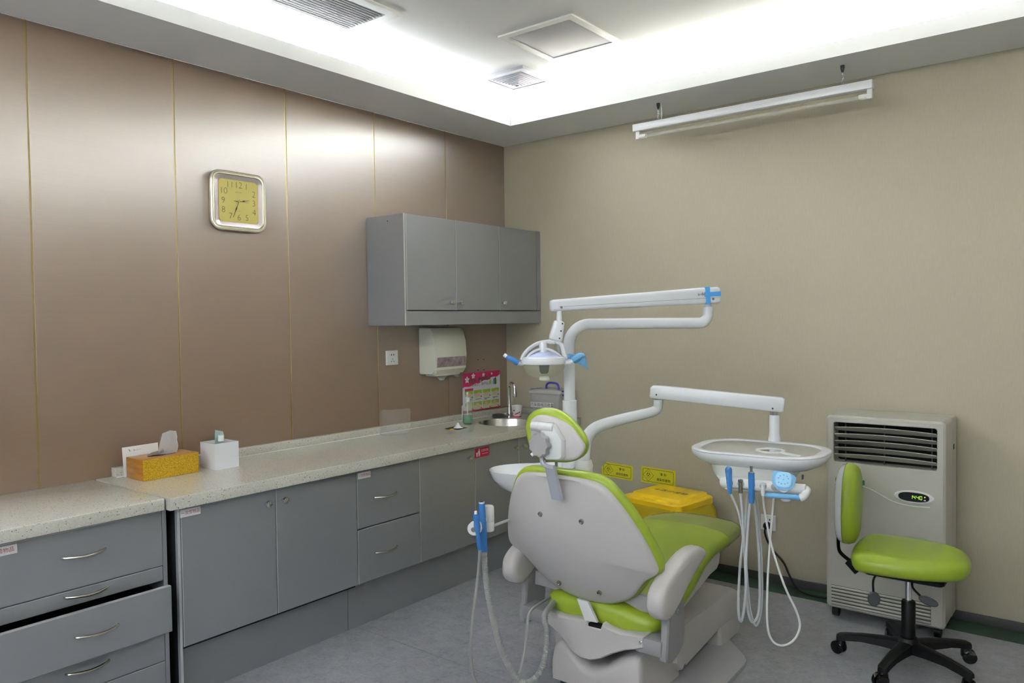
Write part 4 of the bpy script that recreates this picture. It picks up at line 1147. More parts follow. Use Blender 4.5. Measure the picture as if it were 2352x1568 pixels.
# headrest bar, headrest
o = obj('headrest_bar', slb([(-.002, -.06), (.044, -.06), (.030, .070), (-.012, .072)], [(.002, -.008), (0, -.006), (0, .006), (.002, .008)], ((1.758, -1.945, .880), (1, 0, 0), (0, -.22, .975), (0, -.975, -.22))), 'cast_metal', ch, 'flat metal headrest bar')
obj('bar_crank', tube(cr([(1.786, -1.962, .944), (1.768, -1.966, .945), (1.748, -1.968, .950), (1.738, -1.968, .962), (1.735, -1.966, .985)], 4), .0085, 10), 'cast_metal', ch)
HS = [(-0.112, 0.053), (-0.109, 0.074), (-0.094, 0.089), (-0.069, 0.098), (-0.036, 0.1), (-0.003, 0.095), (0.035, 0.084), (0.066, 0.069), (0.087, 0.051), (0.107, 0.029), (0.12, 0.012), (0.125, -0.007), (0.117, -0.027), (0.099, -0.044), (0.072, -0.056), (0.033, -0.061), (0.006, -0.064), (-0.022, -0.062), (-0.052, -0.054), (-0.071, -0.043), (-0.088, -0.027), (-0.102, -0.006), (-0.11, 0.022)]
HO = [(-0.144, 0.045), (-0.141, 0.068), (-0.128, 0.092), (-0.108, 0.109), (-0.079, 0.12), (-0.051, 0.124), (-0.021, 0.123), (0.009, 0.116), (0.036, 0.103), (0.065, 0.083), (0.091, 0.058), (0.111, 0.036), (0.122, 0.011), (0.122, -0.011), (0.113, -0.032), (0.094, -0.049), (0.071, -0.061), (0.039, -0.07), (0.001, -0.074), (-0.043, -0.074), (-0.077, -0.069), (-0.099, -0.057), (-0.116, -0.043), (-0.127, -0.025), (-0.135, -0.003), (-0.141, 0.02)]
c2 = lambda q: [(p.x, p.y) for p in cr([Vector((a, b_, 0)) for a, b_ in q], 2, closed=True)]
fh = ((1.78, -1.95, 1.03), (1, 0, 0), (0, 0, 1), (0, -1, 0))
hd = obj('headrest', slb(c2(HS), [(.002, -.02), (0, -.008), (.002, -.002), (.010, .002)], fh), 'shell_plastic', ch, 'white headrest back plate', angle=60)
obj('headrest_cushion', slb(c2(HO), [(.016, -.008), (.004, -.014), (0, -.028), (.002, -.044), (.012, -.058), (.03, -.066)], fh), 'green_vinyl', ch, 'lime green headrest cushion', angle=70)
obj('headrest_recess', slb([(-.052, .074), (.002, .076), (.014, .055), (-.055, .055)], [(0, .0018), (0, .0024)], fh), 'grey_plastic', hd)
mech = [(-.052, .068), (.004, .070), (.044, .014), (.043, -.048), (.030, -.058), (-.030, -.064), (-.052, -.040)]
obj('headrest_joint', slb([(a + .008, b_ + .004) for a, b_ in mech], [(.0, .002), (0, .018), (.004, .026), (.010, .028)], fh), 'white_plastic', hd)
obj('joint_hinge', lth([(.013, 0), (.016, .003), (.016, .034), (.015, .035), (.016, .036), (.016, .098), (.013, .10)], (1.78 - .086, -1.968, 1.03 + .060), seg=18, axis=(1, 0, 0)), 'white_plastic', hd)
sc_ = [((.043 + .0028 * math.cos(9 * a)) * math.cos(a) - .034, (.043 + .0028 * math.cos(9 * a)) * math.sin(a) - .004) for a in [2 * math.pi * k / 72 for k in range(72)]]
obj('adjusting_knob', slb(sc_, [(.006, .028), (0, .034), (0, .048), (.004, .054)], fh), 'grey_plastic', hd, 'grey scalloped adjusting knob', angle=40)

# ------------------------------------------------------------------ cuspidor with spittoon bowl
PXY = (1.447, -1.355)
sp = empty('spittoon', (1.42, -1.36, 0), 'white ceramic spittoon bowl on a column behind the chair', 'spittoon')
obj('column', slb(rrect(.14, .20, .03, 4), [(.004, 0), (0, .01), (0, .70), (.02, .74), (.03, .745)], fr_top(1.46, -1.33, 0, 0)), 'shell_plastic', sp)
sa = R(33); spc = (1.303, -1.448, .80)
bm = B(); secs = []
O = Vector(spc)
for a_, b_, z_ in ((.03, .03, -.115), (.09, .07, -.105), (.145, .105, -.078), (.182, .128, -.040), (.196, .138, -.006), (.198, .140, .002), (.192, .135, .004), (.180, .126, -.008), (.13, .09, -.055), (.06, .04, -.075), (.01, .01, -.078)):
    secs.append([O + Vector((math.cos(sa) * p[0] - math.sin(sa) * p[1], math.sin(sa) * p[0] + math.cos(sa) * p[1], z_ + .018 * max(0, p[0]) / .2)) for p in ellipse(a_, b_, 40)])
loft(bm, secs); obj('bowl', bm, 'white_gloss', sp, 'glossy white bowl', angle=60)
obj('bowl_neck', lth([(.045, -.16), (.04, -.10)], (1.36, -1.41, .80), seg=20), 'white_plastic', sp)
obj('spout', tube(cr([(1.330, -1.400, .80), (1.330, -1.400, .855), (1.322, -1.408, .873), (1.305, -1.424, .876), (1.290, -1.438, .862)], 5), .0085, 10), 'white_plastic', sp)
obj('spout_collar', lth([(.013, 0), (.012, .012)], (1.330, -1.400, .79), seg=14), 'chrome', sp)
obj('cup_filler', tube([(1.405, -1.405, .74), (1.405, -1.405, .905)], .0075, 10), 'brushed_steel', sp)
obj('bowl_rest', slb(rrect(.15, .10, .03, 4), [(0, .735), (0, .80), (.01, .806)], fr_top(1.43, -1.36, 0, sa)), 'white_plastic', sp)

# ------------------------------------------------------------------ operating light on its post
dl = empty('operating_light', (PXY[0], PXY[1], .74), 'white jointed dental operating light on a tall post', 'dental light')
obj('post_sleeve', lth([(.039, .0), (.039, .14), (.0375, .20), (.033, .29), (.0325, .372), (.031, .374), (.026, .375)], (PXY[0], PXY[1], .742), seg=28), 'white_enamel', dl)
pa, pb = Vector((PXY[0], PXY[1], 0)), Vector((1.934, -.960, 0))
dd = (pb - pa).normalized()
path = [Vector((PXY[0], PXY[1], z_)) for z_ in (1.10, 1.2, 1.30, 1.365)]
for k in range(1, 9):
    a = R(90 * k / 8); path.append(Vector((PXY[0], PXY[1], 1.365)) + dd * .092 * (1 - math.cos(a)) + Vector((0, 0, .092 * math.sin(a))))
L_ = (pb - pa).length
path += [pa + dd * (L_ * t_) + Vector((0, 0, 1.457 - .002 * t_)) for t_ in (.35, .6, .85)]
for k in range(0, 7):
    a = R(90 * k / 6); path.append(pa + dd * (L_ - .04 + .04 * math.sin(a)) + Vector((0, 0, 1.455 + .04 * (1 - math.cos(a)))))
path += [Vector((pb.x, pb.y, 1.52))]
obj('post', tube(path, [.0262] * 6 + [.0245] * (len(path) - 6 - 4) + [.0225] * 4, 20), 'white_enamel', dl, 'white bent tube arm')
obj('elbow_collar', lth([(.0235, 0), (.0235, .014), (.017, .017), (.014, .034), (.014, .045)], (pb.x, pb.y, 1.512), seg=20), 'white_enamel', dl)
BR, BL = Vector((1.972, -.926, 1.580)), Vector((1.470, -1.529, 1.538))
bu = (BL - BR).normalized(); bn_ = Vector((-bu.y, bu.x, 0)).normalized(); bv = bn_.cross(bu).normalized()
if bv.z < 0: bv = -bv
LB = (BL - BR).length
beam = [(0, -.022), (.004, -.033), (.014, -.037), (.10, -.037), (LB - .012, -.025), (LB - .003, -.022), (LB, -.014), (LB, .014), (LB - .003, .022), (LB - .012, .025), (.10, .037), (.014, .037), (.004, .033), (0, .022)]
fbm = (BR, bu, bv, bn_)
obj('spring_arm', slb(beam, [(.010, -.026), (.003, -.022), (0, -.014), (0, .014), (.003, .022), (.010, .026)], fbm), 'white_enamel', dl, 'thick white sprung arm', angle=50)
obj('arm_seam', slb([(.01, -.011), (.01, -.0122), (LB - .03, -.0072), (LB - .03, -.006)], [(0, .0258), (0, .0264)], fbm), 'print_grey', dl)
for t_, v_ in ((.042, -.017), (LB - .042, -.010)):
    obj('arm_screw', lth([(.0055, .024), (.0055, .0272), (.002, .0276)], BR + bu * t_ + bv * v_, seg=12, axis=bn_), 'brushed_steel', dl)
ol_t = inset([(.052, -.037), (.074, -.037), (.074, .037), (.052, .037)], 0)
obj('tape_band', slb([(.055, -.0385), (.077, -.0375), (.077, .0385), (.055, .0385)], [(.0, -.0275), (0, .0275)], fbm), 'tape_blue', dl, 'blue tape band')
obj('tape_strip', slb([(.004, -.006), (.082, -.006), (.082, .015), (.004, .015)], [(0, .0255), (0, .0285)], fbm), 'tape_blue', dl, 'blue tape strip')
text('lettering', 'a-dec', .020, (BR + bn_ * .0268, -bu, bv, bn_), 'print_black', dl, u=-.093, v=.008)
ST = Vector((1.500, -1.506, 1.514))
obj('stem', lth([(.0105, .005), (.0115, -.02), (.0125, -.045)], ST, seg=16), 'white_enamel', dl)
sax = Vector((-.012, -.02, -.10)).normalized()
secs = []; bm = B()
su = bu - bu.dot(sax) * sax; su.normalize(); sv = sax.cross(su)
for t_, w_, h_ in ((.0, .019, .017), (.004, .024, .021), (.03, .026, .023), (.070, .029, .024), (.082, .028, .023), (.087, .021, .018)):
    c = ST + Vector((0, 0, -.042)) + sax * t_
    secs.append([c + su * p[0] + sv * p[1] for p in rrect(2 * w_, 2 * h_, .016, 4)])
loft(bm, secs); obj('swivel_block', bm, 'white_enamel', dl)
for t_ in (.010, .042, .074):
    obj('block_screw', lth([(.0035, 0), (.0035, .0012)], ST + Vector((0, 0, -.042)) + sax * t_ + su * (-.010) - sv * (.0235 if sv.dot(bn_) < 0 else -.0235), seg=8, axis=bn_), 'print_black', dl)
# lamp head
LC = Vector((1.451, -1.552, 1.301))
hr = Vector((math.cos(R(38)), math.sin(R(38)), 0)); hf = Vector((hr.y, -hr.x, 0))
HR = .106
K = .905
def hp3(a, b_, c): return LC + (hr * a + hf * b_ + Vector((0, 0, c))) * K
def lk(prof): return [(a * K, b_ * K) for a, b_ in prof]
obj('swivel_neck', tube([ST + Vector((-.011, -.017, -.110)), ST + Vector((-.016, -.024, -.132)), hp3(.026, 0, .092)], .0115, 12), 'white_enamel', dl)
head = obj('lamp_head', lth(lk([(HR - .012, -.014), (HR, -.012), (HR + .003, .004), (HR - .002, .018), (HR - .012, .022), (HR - .012, -.010)]), LC, seg=40, cap0=False, cap1=False), 'white_enamel', dl, 'round white lamp head')
obj('back_dome', lth(lk([(HR - .02, .012), (.075, .028), (.05, .040), (.02, .046), (.004, .047)]), LC, seg=32, cap0=False), 'lamp_blue', head)
obj('reflector', lth(lk([(HR - .013, -.008), (.07, .004), (.03, .012), (.004, .013)]), LC, seg=32, cap0=False), 'reflector', head)
obj('lens', lth(lk([(HR - .006, -.012), (HR - .009, -.030), (.086, -.054), (.062, -.070), (.025, -.079), (.004, -.080)]), LC, seg=36, cap0=False), 'lens_clear', head, 'clear bowl-shaped lens')
obj('bulb_shield', slb(lk([(-.026, .0), (.026, .0), (.022, -.044), (.014, -.054), (-.014, -.054), (-.022, -.044)]), [(.002, -.016), (0, -.013), (0, .013), (.002, .016)], (LC + Vector((0, 0, -.004)), hr, (0, 0, 1), hf)), 'black_plastic', head)
obj('lens_button', lth(lk([(.021, -.072), (.024, -.078), (.024, -.088), (.019, -.093), (.008, -.094)]), LC, seg=22), 'cream_plastic', head)
arch = [hp3(-HR, 0, .008), hp3(-.095, 0, .032), hp3(-.072, 0, .058), hp3(-.035, 0, .082), hp3(.01, 0, .092), hp3(.05, 0, .093), hp3(.078, 0, .082), hp3(.088, 0, .058), hp3(.094, 0, .030), hp3(HR - .004, 0, .008)]
obj('yoke', tube(cr(arch, 4), .0105, 10, flat=.75), 'white_enamel', head, 'white curved yoke')
arch2 = [hp3(-.085, .02, .014), hp3(-.06, .02, .040), hp3(-.02, .02, .058), hp3(.015, .02, .058), hp3(.055, .02, .040), hp3(.085, .02, .014)]
obj('inner_arch', tube(cr(arch2, 4), .0085, 10, flat=.75), 'white_enamel', head)
obj('hub', lth(lk([(.018, .038), (.019, .044), (.019, .080), (.016, .090), (.008, .094)]), LC + hr * (-.004) + hf * .012, seg=22), 'white_enamel', head)
obj('side_rod', tube([hp3(.072, -.02, .012), hp3(.072, -.02, .09)], .006, 8), 'grey_plastic', head)
for s, nm in ((-1, 'lamp_handle'), (1, 'lamp_handle')):
    if s < 0: pts = [hp3(-HR + .004, .01, -.010), hp3(-HR - .014, .02, -.008), hp3(-HR - .04, .03, .008), hp3(-HR - .066, .035, .022), hp3(-HR - .084, .036, .036)]
    else: pts = [hp3(HR - .012, .03, -.006), hp3(HR + .012, .045, -.004), hp3(HR + .04, .05, .012), hp3(HR + .065, .05, .026), hp3(HR + .080, .05, .020)]
    P = cr(pts, 4); n_ = len(P)
    h = obj(nm, sweep(B(), P, [.010 - .002 * i / n_ for i in range(n_)], 10), 'white_enamel', head)
    if s < 0:
        P2 = P[5:]
        obj('film_sleeve', sweep(B(), P2, [.013 - .007 * (i / (len(P2) - 1)) ** 1.5 for i in range(len(P2))], 10), 'blue_film', h, 'blue film sleeve')
    else:
        obj('film_sleeve', sweep(B(), P[6:], [.018, .021, .022, .022, .021, .020, .018, .016, .014, .012, .010][:len(P[6:])], 10, flat=.8), 'blue_film_light', h, 'blue film sleeve')
        bm = B(); rows = []
        for i in range(9):
            t_ = i / 8
            c = hp3(HR + .000 + .085 * t_, .055, .034 - .012 * t_ + .004 * math.sin(9 * t_))
            rows.append([bm.verts.new(c + Vector((0, 0, -1)) * (.022 + .038 * t_ ** 2) * q + hr * (.010 * q * t_) + hf * (.006 * math.sin(7 * t_ + 4 * q))) for q in (0, .33, .66, 1)])
        for a_, b_ in zip(rows, rows[1:]):
            for j in range(3): bm.faces.new((a_[j], b_[j], b_[j + 1], a_[j + 1]))
        bmesh.ops.solidify(bm, geom=bm.faces[:], thickness=.0015)
        obj('film_flap', bm, 'blue_film_light', h, 'loose hanging flap of blue film', angle=80)

# ------------------------------------------------------------------ delivery arm with instrument tray
du = empty('instrument_table', (2.235, -1.11, .80), 'white swing-arm dental instrument table with oval tray', 'instrument table')
dp_ = [(1.500, -1.330, .745), (1.500, -1.330, .83), (1.503, -1.322, .90), (1.515, -1.308, .955), (1.545, -1.283, .992), (1.60, -1.225, 1.016), (1.665, -1.155, 1.036), (1.718, -1.098, 1.052), (1.738, -1.078, 1.066), (1.742, -1.075, 1.09), (1.742, -1.075, 1.108)]
P = cr(dp_, 4); n_ = len(P)
obj('arm_tube', sweep(B(), P, [.0335 - .012 * min(1, i / (n_ * .75)) for i in range(n_)], 20), 'white_enamel', du, 'white bent support tube')
obj('tube_wrap', lth([(.040, 0), (.043, .02), (.0405, .04), (.044, .06), (.039, .078), (.036, .085)], (1.500, -1.330, .762), seg=20), 'paper_white', du, 'white film wrapped round the joint')
obj('steel_collar', lth([(.0145, 0), (.0145, .03)], (1.742, -1.075, 1.100), seg=18), 'chrome', du)
A1, A2 = Vector((1.712, -1.088, 1.146)), Vector((2.262, -.921, 1.098))
bu2 = (A2 - A1).normalized(); bn2 = Vector((bu2.y, -bu2.x, 0)).normalized(); bv2 = bn2.cross(bu2); bv2 = bv2 if bv2.z > 0 else -bv2
LB2 = (A2 - A1).length
beam2 = [(0, -.022), (.006, -.030), (.05, -.031), (LB2 - .01, -.031), (LB2, -.026), (LB2, .026), (LB2 - .01, .033), (.05, .031), (.010, .028), (0, .018)]
fb_2 = (A1, bu2, bv2, bn2)
obj('swing_arm', slb(beam2, [(.008, -.027), (.002, -.023), (0, -.014), (0, .014), (.002, .023), (.008, .027)], fb_2), 'white_enamel', du, 'long white sloping arm', angle=50)
for t_, v_ in ((.032, -.010), (LB2 - .045, -.016)):
    obj('arm_screw', lth([(.004, .025), (.004, .0278)], A1 + bu2 * t_ + bv2 * v_, seg=10, axis=bn2), 'dark_rubber', du)
DPX, DPY = 2.222, -.930
obj('steel_collar', lth([(.0165, 0), (.0165, .04)], (DPX, DPY, 1.048), seg=18), 'chrome', du)
obj('drop_post', lth([(.030, -.06), (.026, .03), (.0215, .055), (.0215, .125), (.018, .13)], (DPX, DPY, .925), seg=22), 'white_enamel', du)
TA = R(4); TC = (2.232, -1.125, .928)
ft_ = fr_top(*TC, TA)
tol = rrect(.535, .40, .155, 10)
tray = obj('tray_body', slb(tol, [(.105, -.062), (.060, -.050), (.022, -.032), (.004, -.014), (0, 0), (.002, .006), (.004, .0065)], ft_), 'white_enamel', du, 'white oval tray', angle=50)
bm = B(); O, U, V, Nn = [Vector(q) for q in ft_]
prof_r = [(.004, .006), (.001, .009), (.003, .0125), (.010, .0145), (.028, .0145), (.038, .0130), (.043, .011), (.045, .006)]
loft(bm, [[O + U * p[0] + V * p[1] + Nn * w_ for p in inset(tol, d)] for d, w_ in prof_r], cap=False)
obj('tray_rim', bm, 'white_enamel', tray, angle=60)
obj('tray_mat', slb(inset(tol, .043), [(0, .005), (0, .0105), (.002, .0112)], ft_), 'smoke_grey', tray, 'grey tray mat')
def tp3(a, b_, c): return O + U * a + V * b_ + Nn * c
bm = B(); secs = []
for (w_, h_, cy_, z_) in ((.34, .24, -.03, -.045), (.325, .21, -.04, -.075), (.30, .17, -.06, -.092), (.25, .12, -.11, -.097), (.19, .09, -.15, -.112)):
    secs.append([tp3(p[0] - .005, p[1] + cy_, z_) for p in rrect(w_, h_, min(w_, h_) * .3, 4)])
loft(bm, secs); obj('control_head', bm, 'white_plastic', du, angle=50)
HA, HB = Vector((2.196, -1.428, .848)), Vector((2.500, -1.385, .848))
hb_d = (HB - HA).normalized()
obj('holder_bar', lth([(.006, -.008), (.015, -.004), (.0205, .004), (.0205, (HB - HA).length - .004), (.016, (HB - HA).length), (.004, (HB - HA).length + .003)], HA, seg=20, axis=hb_d), 'white_plastic', du, 'white handpiece holder bar')
obj('bar_bracket', slb(rrect(.10, .10, .02, 3), [(0, -.118), (0, -.082)], (tp3(-.02, -.20, 0), U, V, Nn)), 'white_plastic', du)
hn = Vector((hb_d.y, -hb_d.x, 0)).normalized()
for t_ in (.034, .076, .116, .158, .198):
    obj('holder_notch', lth([(.0125, 0), (.013, .003), (.010, .0045)], HA + hb_d * t_ + hn * .0175 + Vector((0, 0, .004)), seg=14, axis=hn), 'smoke_grey', du)
kc = HA + hb_d * .232 + hn * .028 + Vector((0, 0, .034))
kn = (hn + Vector((0, 0, .42))).normalized(); kv = (Vector((0, 0, 1)) - kn * kn.z).normalized(); ku = kv.cross(kn)
kp = obj('keypad', slb(sup(.031, .030, 3, 28), [(.003, -.014), (0, -.010), (0, 0), (.004, .003)], (kc, ku, kv, kn)), 'blue_pad', du, 'blue keypad under clear film')
for a, b_ in ((0, .018), (-.012, .014), (.012, .014), (-.017, .006), (.017, .006), (0, .002), (-.016, -.010), (-.006, -.014), (.006, -.014), (.016, -.010)):
    obj('key', slb(ellipse(.0026, .0018, 10, (a, b_)), [(0, .0030), (0, .0036)], (kc, ku, kv, kn)), 'blue_print', kp)
obj('keypad_film', slb([(-.042, .012), (-.036, .034), (.0, .032), (.036, .022), (.043, .012), (.038, -.016), (.022, -.034), (-.02, -.036), (-.040, -.012)], [(0, -.004), (0, -.0032)], (kc, ku, kv, kn)), 'blue_film_light', kp)
obj('keypad_stalk', lth([(.016, 0), (.018, .024)], HA + hb_d * .232 + Vector((0, 0, -.004)), seg=16, axis=kn), 'white_plastic', du)
g0 = HA + hb_d * .168 + hn * .030 + Vector((0, 0, -.024)); g1_ = HA + hb_d * .290 + hn * .030 + Vector((0, 0, -.024))
obj('grip', tube(cr([g0, g0 + (g1_ - g0) * .1 + Vector((0, 0, -.002)), g0 + (g1_ - g0) * .5, g1_], 4), [.007] + [.010] * 12, 12), 'blue_film_light', du, 'blue film-wrapped grip bar')
obj('grip_mount', tube(cr([g1_, g1_ + hb_d * .012 + Vector((0, 0, .006)) - hn * .004, HB + hb_d * .002, HB - hb_d * .01], 4), .014, 12), 'white_plastic', du)
obj('lower_knob', lth([(.008, 0), (.018, .006), (.020, .014), (.020, .024)], HA + hb_d * .235 + Vector((0, 0, -.052)), seg=18), 'white_plastic', du)
obj('tray_catch', tube([tp3(.20, -.13, -.055), tp3(.20, -.135, -.073)], .004, 8), 'dark_rubber', du)

# hand mirror lying on the tray
mc = Vector((2.294, -1.180, .9398)); ma = R(-26)
mi = empty('hand_mirror', mc, 'white round hand mirror lying on the grey tray mat', 'mirror')
fm = fr_top(mc.x, mc.y, mc.z, ma)
obj('mirror_frame', ringmesh(B(), ellipse(.058, .056, 32), ellipse(.045, .043, 32), 0, .006, fm), 'white_plastic', mi)
obj('mirror_glass', slb(ellipse(.045, .043, 32), [(0, .001), (0, .003)], fm), 'chrome', mi)
obj('mirror_handle', slb([(.050, -.012), (.075, -.009), (.150, -.011), (.158, 0), (.150, .011), (.075, .009), (.050, .012)], [(.001, 0), (0, .001), (0, .006), (.002, .007)], fm), 'white_plastic', mi)

# handpieces resting in the holder, with their hoses
def handpiece(label, t_, kind, hose_pts, hr_=.0045, hmat='pale_hose'):
    b0 = HA + hb_d * t_ + hn * .024 + Vector((0, 0, .004))
    h = empty('dental_handpiece', b0, label, 'handpiece', 'handpieces hanging in the holder bar')
    up = Vector((-.05, -.02, 1)).normalized() if kind == 'syringe' else Vector((0, 0, 1))
    if kind == 'syringe':
        obj('film_sleeve', lth([(.006, -.042), (.009, -.02), (.0105, .01), (.0125, .038), (.0130, .052), (.009, .060), (.003, .063)], b0, seg=14, axis=up), 'blue_film', h, 'blue film sleeve')
        obj('nozzle', lth([(.003, 0), (.003, .008)], b0 + up * .050 + hn * .010, seg=8, axis=hn), 'chrome', h)
    elif kind == 'turbine':
        obj('coupling', lth([(.0095, .0), (.0098, .03), (.0098, .048), (.008, .05), (.0048, .051), (.0048, .066), (.0055, .067), (.0055, .070)], b0, seg=14, axis=up), 'brushed_steel', h)
        obj('film_sleeve', lth([(.009, -.068), (.011, -.05), (.0105, -.02), (.0118, .01), (.0115, .046)], b0, seg=14, axis=up), 'blue_film', h, 'blue film sleeve')
    elif kind == 'steel':
        obj('coupling', lth([(.0075, -.034), (.0080, -.01), (.0075, .008), (.0098, .010), (.0098, .016), (.006, .016), (.006, .010)], b0, seg=14, axis=up), 'brushed_steel', h, 'bare metal coupling')
    else:
        obj('coupling', lth([(.006, -.036), (.0085, -.024), (.0080, .004), (.0110, .006), (.0110, .014), (.006, .014), (.006, .008)], b0, seg=14, axis=up), 'white_plastic', h, 'white coupling')
    st = b0 + up * (-.034)
    pts = [st] + [Vector(q) for q in hose_pts]
    obj('hose', tube(cr(pts, 6), hr_, 8), hmat, h)
    return h
handpiece('blue-sleeved syringe, first in the holder bar by the chair', .034, 'syringe', [(2.263, -1.417, 0.715), (2.278, -1.398, 0.530), (2.286, -1.385, 0.368), (2.294, -1.344, 0.288), (2.299, -1.299, 0.345), (2.292, -1.273, 0.500), (2.277, -1.266, 0.685), (2.278, -1.300, 0.799)])
handpiece('bare steel coupling between the two blue-sleeved instruments', .076, 'steel', [(2.274, -1.420, 0.718), (2.279, -1.410, 0.533), (2.282, -1.401, 0.381), (2.290, -1.371, 0.309), (2.299, -1.325, 0.344), (2.292, -1.299, 0.506), (2.279, -1.291, 0.674), (2.268, -1.307, 0.799)], .0052)
handpiece('blue-sleeved steel turbine handpiece standing upright in the holder bar', .116, 'turbine', [(2.295, -1.417, 0.720), (2.289, -1.426, 0.572), (2.284, -1.423, 0.421), (2.258, -1.397, 0.315), (2.229, -1.355, 0.338), (2.221, -1.317, 0.498), (2.236, -1.299, 0.669), (2.252, -1.320, 0.799)], .0052)
handpiece('white coupling on a long looped white hose', .158, 'white', [(2.344, -1.377, 0.736), (2.370, -1.374, 0.607), (2.410, -1.360, 0.471), (2.447, -1.335, 0.372), (2.456, -1.329, 0.315), (2.437, -1.346, 0.265), (2.403, -1.374, 0.248), (2.370, -1.387, 0.267), (2.353, -1.385, 0.333), (2.343, -1.348, 0.496), (2.340, -1.307, 0.653), (2.340, -1.278, 0.765), (2.341, -1.275, 0.812)], .0042, 'white_plastic')

# ------------------------------------------------------------------ assistant holder and suction hoses beside the chair
ah = empty('suction_holder', (1.47, -1.90, .70), 'white suction hose holder on a thin rail behind the armrest', 'holder')
hc = Vector((1.505, -2.003, 0.726))
obj('holder_post', lth([(.021, -.048), (.0235, -.045), (.0235, -.012), (.0230, -.011), (.0235, -.010), (.0235, .042), (.020, .048)], hc, seg=22), 'white_plastic', ah)
e0 = Vector((1.510, -1.974, 0.693))
obj('rail', tube([e0, Vector((1.463, -1.821, 0.675)), (1.40, -1.50, .66), (1.41, -1.42, .66)], .0055, 10), 'white_plastic', ah)
kb = Vector((1.524, -2.103, 0.712)); kd = (Vector((1.548, -2.135, 0.722)) - Vector((1.493, -2.012, 0.726))).normalized()
obj('holder_arm', tube([Vector((1.500, -2.020, 0.728)), kb], .016, 14), 'white_plastic', ah)
kk = lth([(.020, -.018), (.026, -.012), (.026, .008), (.022, .014), (.010, .015)], kb, seg=22, axis=kd)
kn_o = obj('holder_knob', kk, 'white_plastic', ah)
obj('knob_screw', lth([(.009, .0145), (.009, .017), (.003, .0175), (.003, .016)], kb, seg=14, axis=kd), 'brushed_steel', kn_o)
s1 = empty('suction_hose', Vector((1.529, -2.059, 0.741)), 'thick ribbed grey suction hose with a blue sleeve', 'hose')
t0, t1 = Vector((1.521, -2.058, 0.802)), Vector((1.529, -2.057, 0.618))
ax_ = (t1 - t0).normalized()
obj('suction_tip', lth([(.0105, 0), (.0115, .004), (.0115, .03), (.0105, .03)], t0, seg=16, axis=ax_), 'cast_metal', s1)
obj('tip_bore', lth([(.0078, -.0004), (.0078, .004)], t0, seg=16, axis=ax_), 'void_black', s1)
obj('film_sleeve', lth([(.0125, .006), (.0135, .06), (.0145, .12), (.0125, .17), (.015, .185)], t0, seg=16, axis=ax_), 'blue_film', s1, 'blue film sleeve')
hp_ = cr([t1 - ax_ * .02, Vector((1.539, -2.060, 0.514)), Vector((1.570, -2.065, 0.391)), Vector((1.611, -2.062, 0.270)), Vector((1.653, -2.045, 0.181)), Vector((1.689, -2.018, 0.149)), Vector((1.712, -1.974, 0.168)), Vector((1.709, -1.923, 0.222)), Vector((1.678, -1.869, 0.287)), Vector((1.637, -1.823, 0.331)), (1.575, -1.64, .33)], 26)
def resample(P, step):
    out = [P[0]]; acc = 0.0
    for a_, b_ in zip(P, P[1:]):
        L_s = (b_ - a_).length; t_s = step - acc
        while t_s <= L_s and L_s > 0:
            out.append(a_.lerp(b_, t_s / L_s)); t_s += step
        acc = (acc + L_s) % step
    return out
hp_ = resample([Vector(p) for p in hp_], .0017)
rr_ = [(.0118, .0118, .0102)[i % 3] for i in range(len(hp_))]
obj('ribbed_hose', sweep(B(), hp_, rr_, 10), 'grey_hose', s1, angle=70)
s2 = empty('saliva_hose', Vector((1.532, -2.095, 0.749)), 'thin grey saliva ejector hose with a blue film knot', 'hose')
t2, t3 = Vector((1.553, -2.128, 0.776)), Vector((1.540, -2.094, 0.624))
ax2 = (t3 - t2).normalized()
obj('ejector_tip', lth([(.005, 0), (.006, .02)], t2 - ax2 * .01, seg=12, axis=ax2), 'white_plastic', s2)
obj('film_sleeve', lth([(.009, .0), (.0135, .012), (.011, .03), (.013, .05), (.008, .08), (.0095, .12), (.007, .145)], t2, seg=12, axis=ax2), 'blue_film', s2, 'knotted blue film sleeve')
obj('hose', tube(cr([t2 + ax2 * .10, t3, Vector((1.527, -2.094, 0.521)), Vector((1.521, -2.117, 0.380)), Vector((1.522, -2.133, 0.256)), Vector((1.541, -2.135, 0.164)), Vector((1.592, -2.122, 0.122)), Vector((1.635, -2.074, 0.127)), Vector((1.654, -2.020, 0.165)), Vector((1.647, -1.972, 0.231)), Vector((1.618, -1.917, 0.288)), Vector((1.584, -1.839, 0.341)), (1.56, -1.62, .34)], 8), .0056, 10), 'grey_hose', s2)

